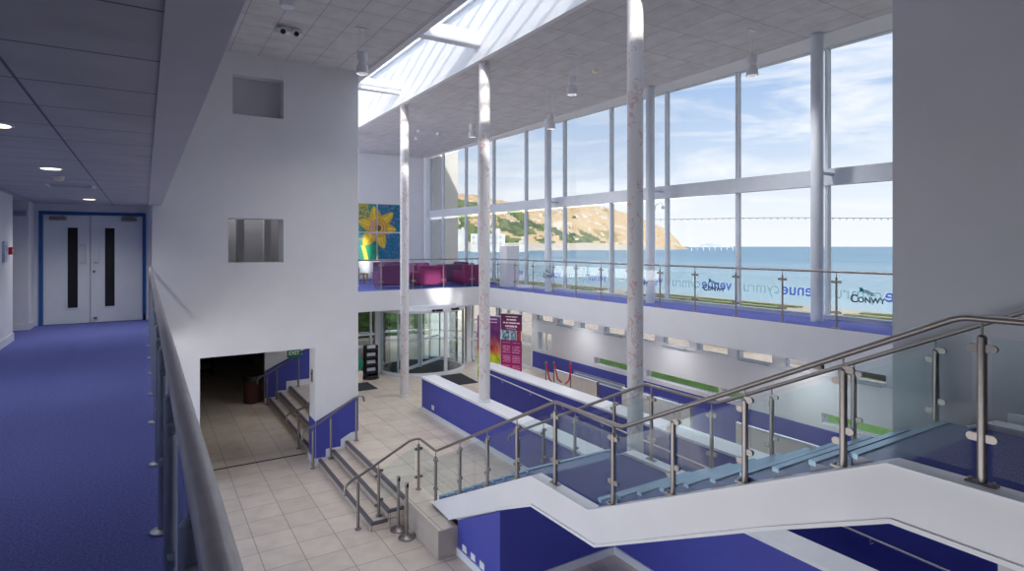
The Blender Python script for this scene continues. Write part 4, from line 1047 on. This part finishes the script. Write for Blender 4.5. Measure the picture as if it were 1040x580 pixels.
# headland
def headland():
    nx, ny = 230, 46; bm = bmesh.new(); lay = None
    vs = []
    prof = [(380, 60), (430, 54), (445, 53), (480, 51), (505, 45), (530, 43), (560, 40), (590, 42), (610, 40), (625, 36), (650, 28), (668, 21), (680, 14), (688, 6), (692, 0), (700, -3)]
    def ph(u):
        for (a, za), (c, zc) in zip(prof, prof[1:]):
            if a <= u <= c: return za+(zc-za)*(u-a)/(c-a)
        return -3
    for i in range(nx+1):
        u_ = 370+330*i/nx; row = []
        Db = 760+ (u_-440)*1.6
        for j in range(ny+1):
            s = j/ny; D = Db+ s*420
            x, y = rayx(u_, D)
            Hc = ph(u_)/F*(Db+420)
            sh = math.sin(min(1, s*1.0)*PI/2)**.9
            z = -6.5+(Hc+8.1)*sh
            q = Vector((x*.012, y*.012, 0))
            z += (noise.fractal(q*1.3, 1, 2, 5)*7+abs(noise.noise(q*3.1))*5-1.5)*math.sin(PI*min(1, s*.98))*(1 if Hc > 5 else .2)
            row.append(bm.verts.new((x, y, z)))
        vs.append(row)
    back = [bm.verts.new(r[-1].co+Vector((60, 100, -150))) for r in vs]
    lay = bm.loops.layers.color.new('paint')
    for i in range(nx):
        for j in range(ny):
            f = bm.faces.new([vs[i][j], vs[i+1][j], vs[i+1][j+1], vs[i][j+1]]); f.smooth = True
            c_ = f.calc_center_median(); u_ = 370+330*(i+.5)/nx; s = j/ny
            n = noise.fractal(c_*.018, 1, 2, 5); n2 = noise.noise(c_*.06)
            tan = (218, 188, 146); pale = (226, 214, 196); gr = (122, 132, 84); dg = (88, 106, 70)
            k = (570-u_)/110-(s-.3)*1.2+n*1.5
            if s < .05: col = (206, 196, 180)
            elif k > .45: col = dg if n2 > 0 else gr
            elif n2 > .28: col = pale
            elif n < -.45: col = (176, 158, 110)
            else: col = tan
            for l in f.loops: l[lay] = (col[0]/255, col[1]/255, col[2]/255, 1)
        f = bm.faces.new([vs[i][ny], vs[i+1][ny], back[i+1], back[i]])
        for l in f.loops: l[lay] = (.7, .6, .45, 1)
    me = bpy.data.meshes.new('headland'); bm.to_mesh(me); bm.free(); me.materials.append(M['land'])
    o = bpy.data.objects.new('headland', me); COL.objects.link(o)
    return tag(o, 'tan rocky headland with green slopes rising from the sea', 'hill')
headland()
def house(u0, u1, v0, v1, D, label, tower=False):
    A, B_ = rayx(u0, D), rayx(u1, D); z1 = EYE-(v0-250)/F*D; z0 = EYE-(v1-250)/F*D
    d = Vector((B_[0]-A[0], B_[1]-A[1])); n = Vector((d.y, -d.x)).normalized()*-12
    t = thing('seafront_building', label, 'building', (A[0], A[1], z0), 'white buildings below the headland')
    def blk(a, c, za, zb_):
        P = [(A[0]+d.x*a, A[1]+d.y*a), (A[0]+d.x*c, A[1]+d.y*c)]
        q = [P[0], P[1], (P[1][0]+n.x, P[1][1]+n.y), (P[0][0]+n.x, P[0][1]+n.y)]
        return MB().hexa([(*p_, za) for p_ in q]+[(*p_, zb_) for p_ in q])
    H = z1-z0
    blk(0, 1, z0-20, z0+H*.72).build('walls', M['render'], t)
    blk(.62, .85, z0+H*.72, z1).build('tower', M['render'], t)
    for k in range(2):
        for m_ in range(7):
            a = .06+.13*m_
            w_ = blk(a, a+.05, z0+H*(.15+.3*k), z0+H*(.28+.3*k))
            for v in w_.b.verts: v.co -= Vector((n.x, n.y, 0))*.02
            w_.build('window', M['grey_post'], t)
    return t
house(478, 513, 232, 251, 700, 'large white hotel with tower at the foot of the headland')
house(463, 472, 231, 238, 690, 'small white building left of the hotel')
house(527, 537, 243, 249, 720, 'small white building right of the hotel')
# pier head on the horizon
t = thing('sea_pier', 'low dark pier pavilion far out on the horizon', 'pier', (*rayx(725, 900), -6))
A, B_ = rayx(700, 900), rayx(746, 960)
def seg(u0, u1, v0, v1, D0=900, dp=8, nm='deck', m_='grey_post'):
    P = [rayx(u0, D0), rayx(u1, D0), rayx(u1, D0+dp), rayx(u0, D0+dp)]
    z0, z1 = EYE-(v1-250)/F*D0, EYE-(v0-250)/F*D0
    return MB().hexa([(*p_, z0) for p_ in P]+[(*p_, z1) for p_ in P]).build(nm, M[m_], t)
seg(700, 745, 250.2, 251.2); seg(711, 732, 248.4, 250.2, nm='pavilion', m_='alu'); seg(716, 724, 247.4, 248.4, nm='roof')
for u_ in range(702, 745, 6): seg(u_, u_+.8, 251.2, 254.5, nm='pile')
# festoon lights and lamp post on the promenade
D1 = 44
t = thing('festoon_lights', 'string of small bulbs hanging along the promenade against the pale sky', 'lights', (*rayx(760, D1), 3))
pts = []
for k in range(41):
    u_ = 664+7*k; v_ = 222.5+(.6*math.cos((u_-640)/45.0))-(u_-664)*.006
    D = 60-(u_-664)*.055; pts.append((*rayx(u_, D), EYE-(v_-250)/F*D))
MB().tube(pts, .02, 5).build('cable', M['black'], t)
for q in pts[1::1]: MB().lathe([(.01, 0), (.05, -.04), (.05, -.12), (.02, -.15)], q, 8).build('bulb', M['grey_post'], t)
x, y = rayx(664.5, 60)
t = thing('promenade_lamp_post', 'dark lamp post with curled arm on the promenade beside the tallest column', 'lamp post', (x, y, GZ0))
MB().cyl((x, y, GZ0), (x, y, 5.0), .12, .08, seg=10).build('pole', M['grey_post'], t)
MB().tube([(x, y, 5.0), (x+.1, y-.1, 5.8), (x+.7, y-.3, 6.1), (x+.9, y-.4, 5.6)], .06, 8).build('arm', M['grey_post'], t)
MB().lathe([(.05, .1), (.25, 0), (.2, -.15), (.05, -.2)], (x+.9, y-.4, 5.6), 12).build('lantern', M['grey_post'], t)

# ================================================================== LIGHT
w = bpy.data.worlds.new('sky'); scene.world = w; w.use_nodes = True
nt = w.node_tree; nt.nodes.clear()
def N(t_, **kw):
    n_ = nt.nodes.new(t_)
    for k, v in kw.items(): setattr(n_, k, v)
    return n_
out = N('ShaderNodeOutputWorld'); bg_ = N('ShaderNodeBackground'); nt.links.new(bg_.outputs[0], out.inputs[0])
tc = N('ShaderNodeTexCoord'); sp = N('ShaderNodeSeparateXYZ'); nt.links.new(tc.outputs['Generated'], sp.inputs[0])
cr = N('ShaderNodeValToRGB'); e = cr.color_ramp.elements
e[0].position = 0.0; e[0].color = lin((246, 247, 249)); e[1].position = .5; e[1].color = lin((204, 212, 226))
for pos, c in ((.06, (238, 242, 247)), (.15, (206, 221, 240)), (.30, (150, 184, 228))):
    q = e.new(pos); q.color = lin(c)
nt.links.new(sp.outputs[2], cr.inputs[0])
mp = N('ShaderNodeMapping'); mp.inputs['Rotation'].default_value = (.18, .22, .6); mp.inputs['Scale'].default_value = (1.5, 2.2, 11); nt.links.new(tc.outputs['Generated'], mp.inputs[0])
nz = N('ShaderNodeTexNoise'); nz.inputs['Scale'].default_value = 1.7; nz.inputs['Detail'].default_value = 8; nz.inputs['Roughness'].default_value = .6; nz.inputs['Distortion'].default_value = .6
nt.links.new(mp.outputs[0], nz.inputs['Vector'])
mr = N('ShaderNodeMapRange'); mr.inputs[1].default_value = .47; mr.inputs[2].default_value = .66; mr.inputs[4].default_value = .8; nt.links.new(nz.outputs['Fac'], mr.inputs[0])
mx = N('ShaderNodeMix', data_type='RGBA'); nt.links.new(mr.outputs[0], mx.inputs[0]); nt.links.new(cr.outputs[0], mx.inputs[6]); mx.inputs[7].default_value = lin((252, 252, 253))
nt.links.new(mx.outputs[2], bg_.inputs[0]); bg_.inputs[1].default_value = SKY = 2.2

sd = bpy.data.lights.new('sun', 'SUN'); so = bpy.data.objects.new('sun', sd); COL.objects.link(so)
sd.energy = 6.0; sd.angle = .03; sd.color = (1, .95, .87)
so.rotation_euler = Vector((.55, 2.36, -1.01)).to_track_quat('-Z', 'Y').to_euler()
def lamp(name, loc, power, rad=.1, kind='POINT', col=(1, .97, .93), spot=2.6):
    ld = bpy.data.lights.new(name, kind); ld.energy = power; ld.color = col; ld.shadow_soft_size = rad
    if kind == 'SPOT': ld.spot_size = spot; ld.spot_blend = 1.0
    o = bpy.data.objects.new(name, ld); COL.objects.link(o); o.location = loc; return o
for x, y, zt_, zb_, _ in LIGHTS:
    lamp('pendant_lamp', (x, y, zb_-.03), 160 if x < 5 else 230, .12, 'SPOT')
for x, y, w_ in ((-.9, 5.45, 25), (-.88, 8.2, 40), (-.86, 13.2, 70)): lamp('downlight_lamp', (x, y, 2.43), w_, .08, 'SPOT', (1, .97, .92))

lamp('inner_room_fill', (2.2, 16.6, 3.0), 11, .15)  # added fill light without a fitting, lifts the room behind the wall window

# unseen fill downlights added under the gallery edge to brighten the ground wall
for i, y in enumerate((3.5, 7.5, 11.5, 15.5, 19.3)):
    t = thing('recessed_downlight', 'recessed downlight in the underside of the gallery over the counters', 'light', (12.1, y, -.74), 'recessed downlights under the gallery')
    MB().lathe([(.1, -.006), (.1, 0)], (12.1, y, -.74), 20).build('trim_ring', M['trim'], t)
    MB().lathe([(.085, -.009), (.085, -.005)], (12.1, y, -.74), 20).build('lamp_lens', M['lamp'], t)
    lamp('downlight_lamp', (11.9, y, -.78), 45, .1, 'SPOT', (1, .97, .93), 3.0)

lamp('passage_fill', (1.2, 18.5, -1.0), 26, .2, 'SPOT', (1, .95, .88), 2.9)  # added fill light without a fitting, so the passage floor shows
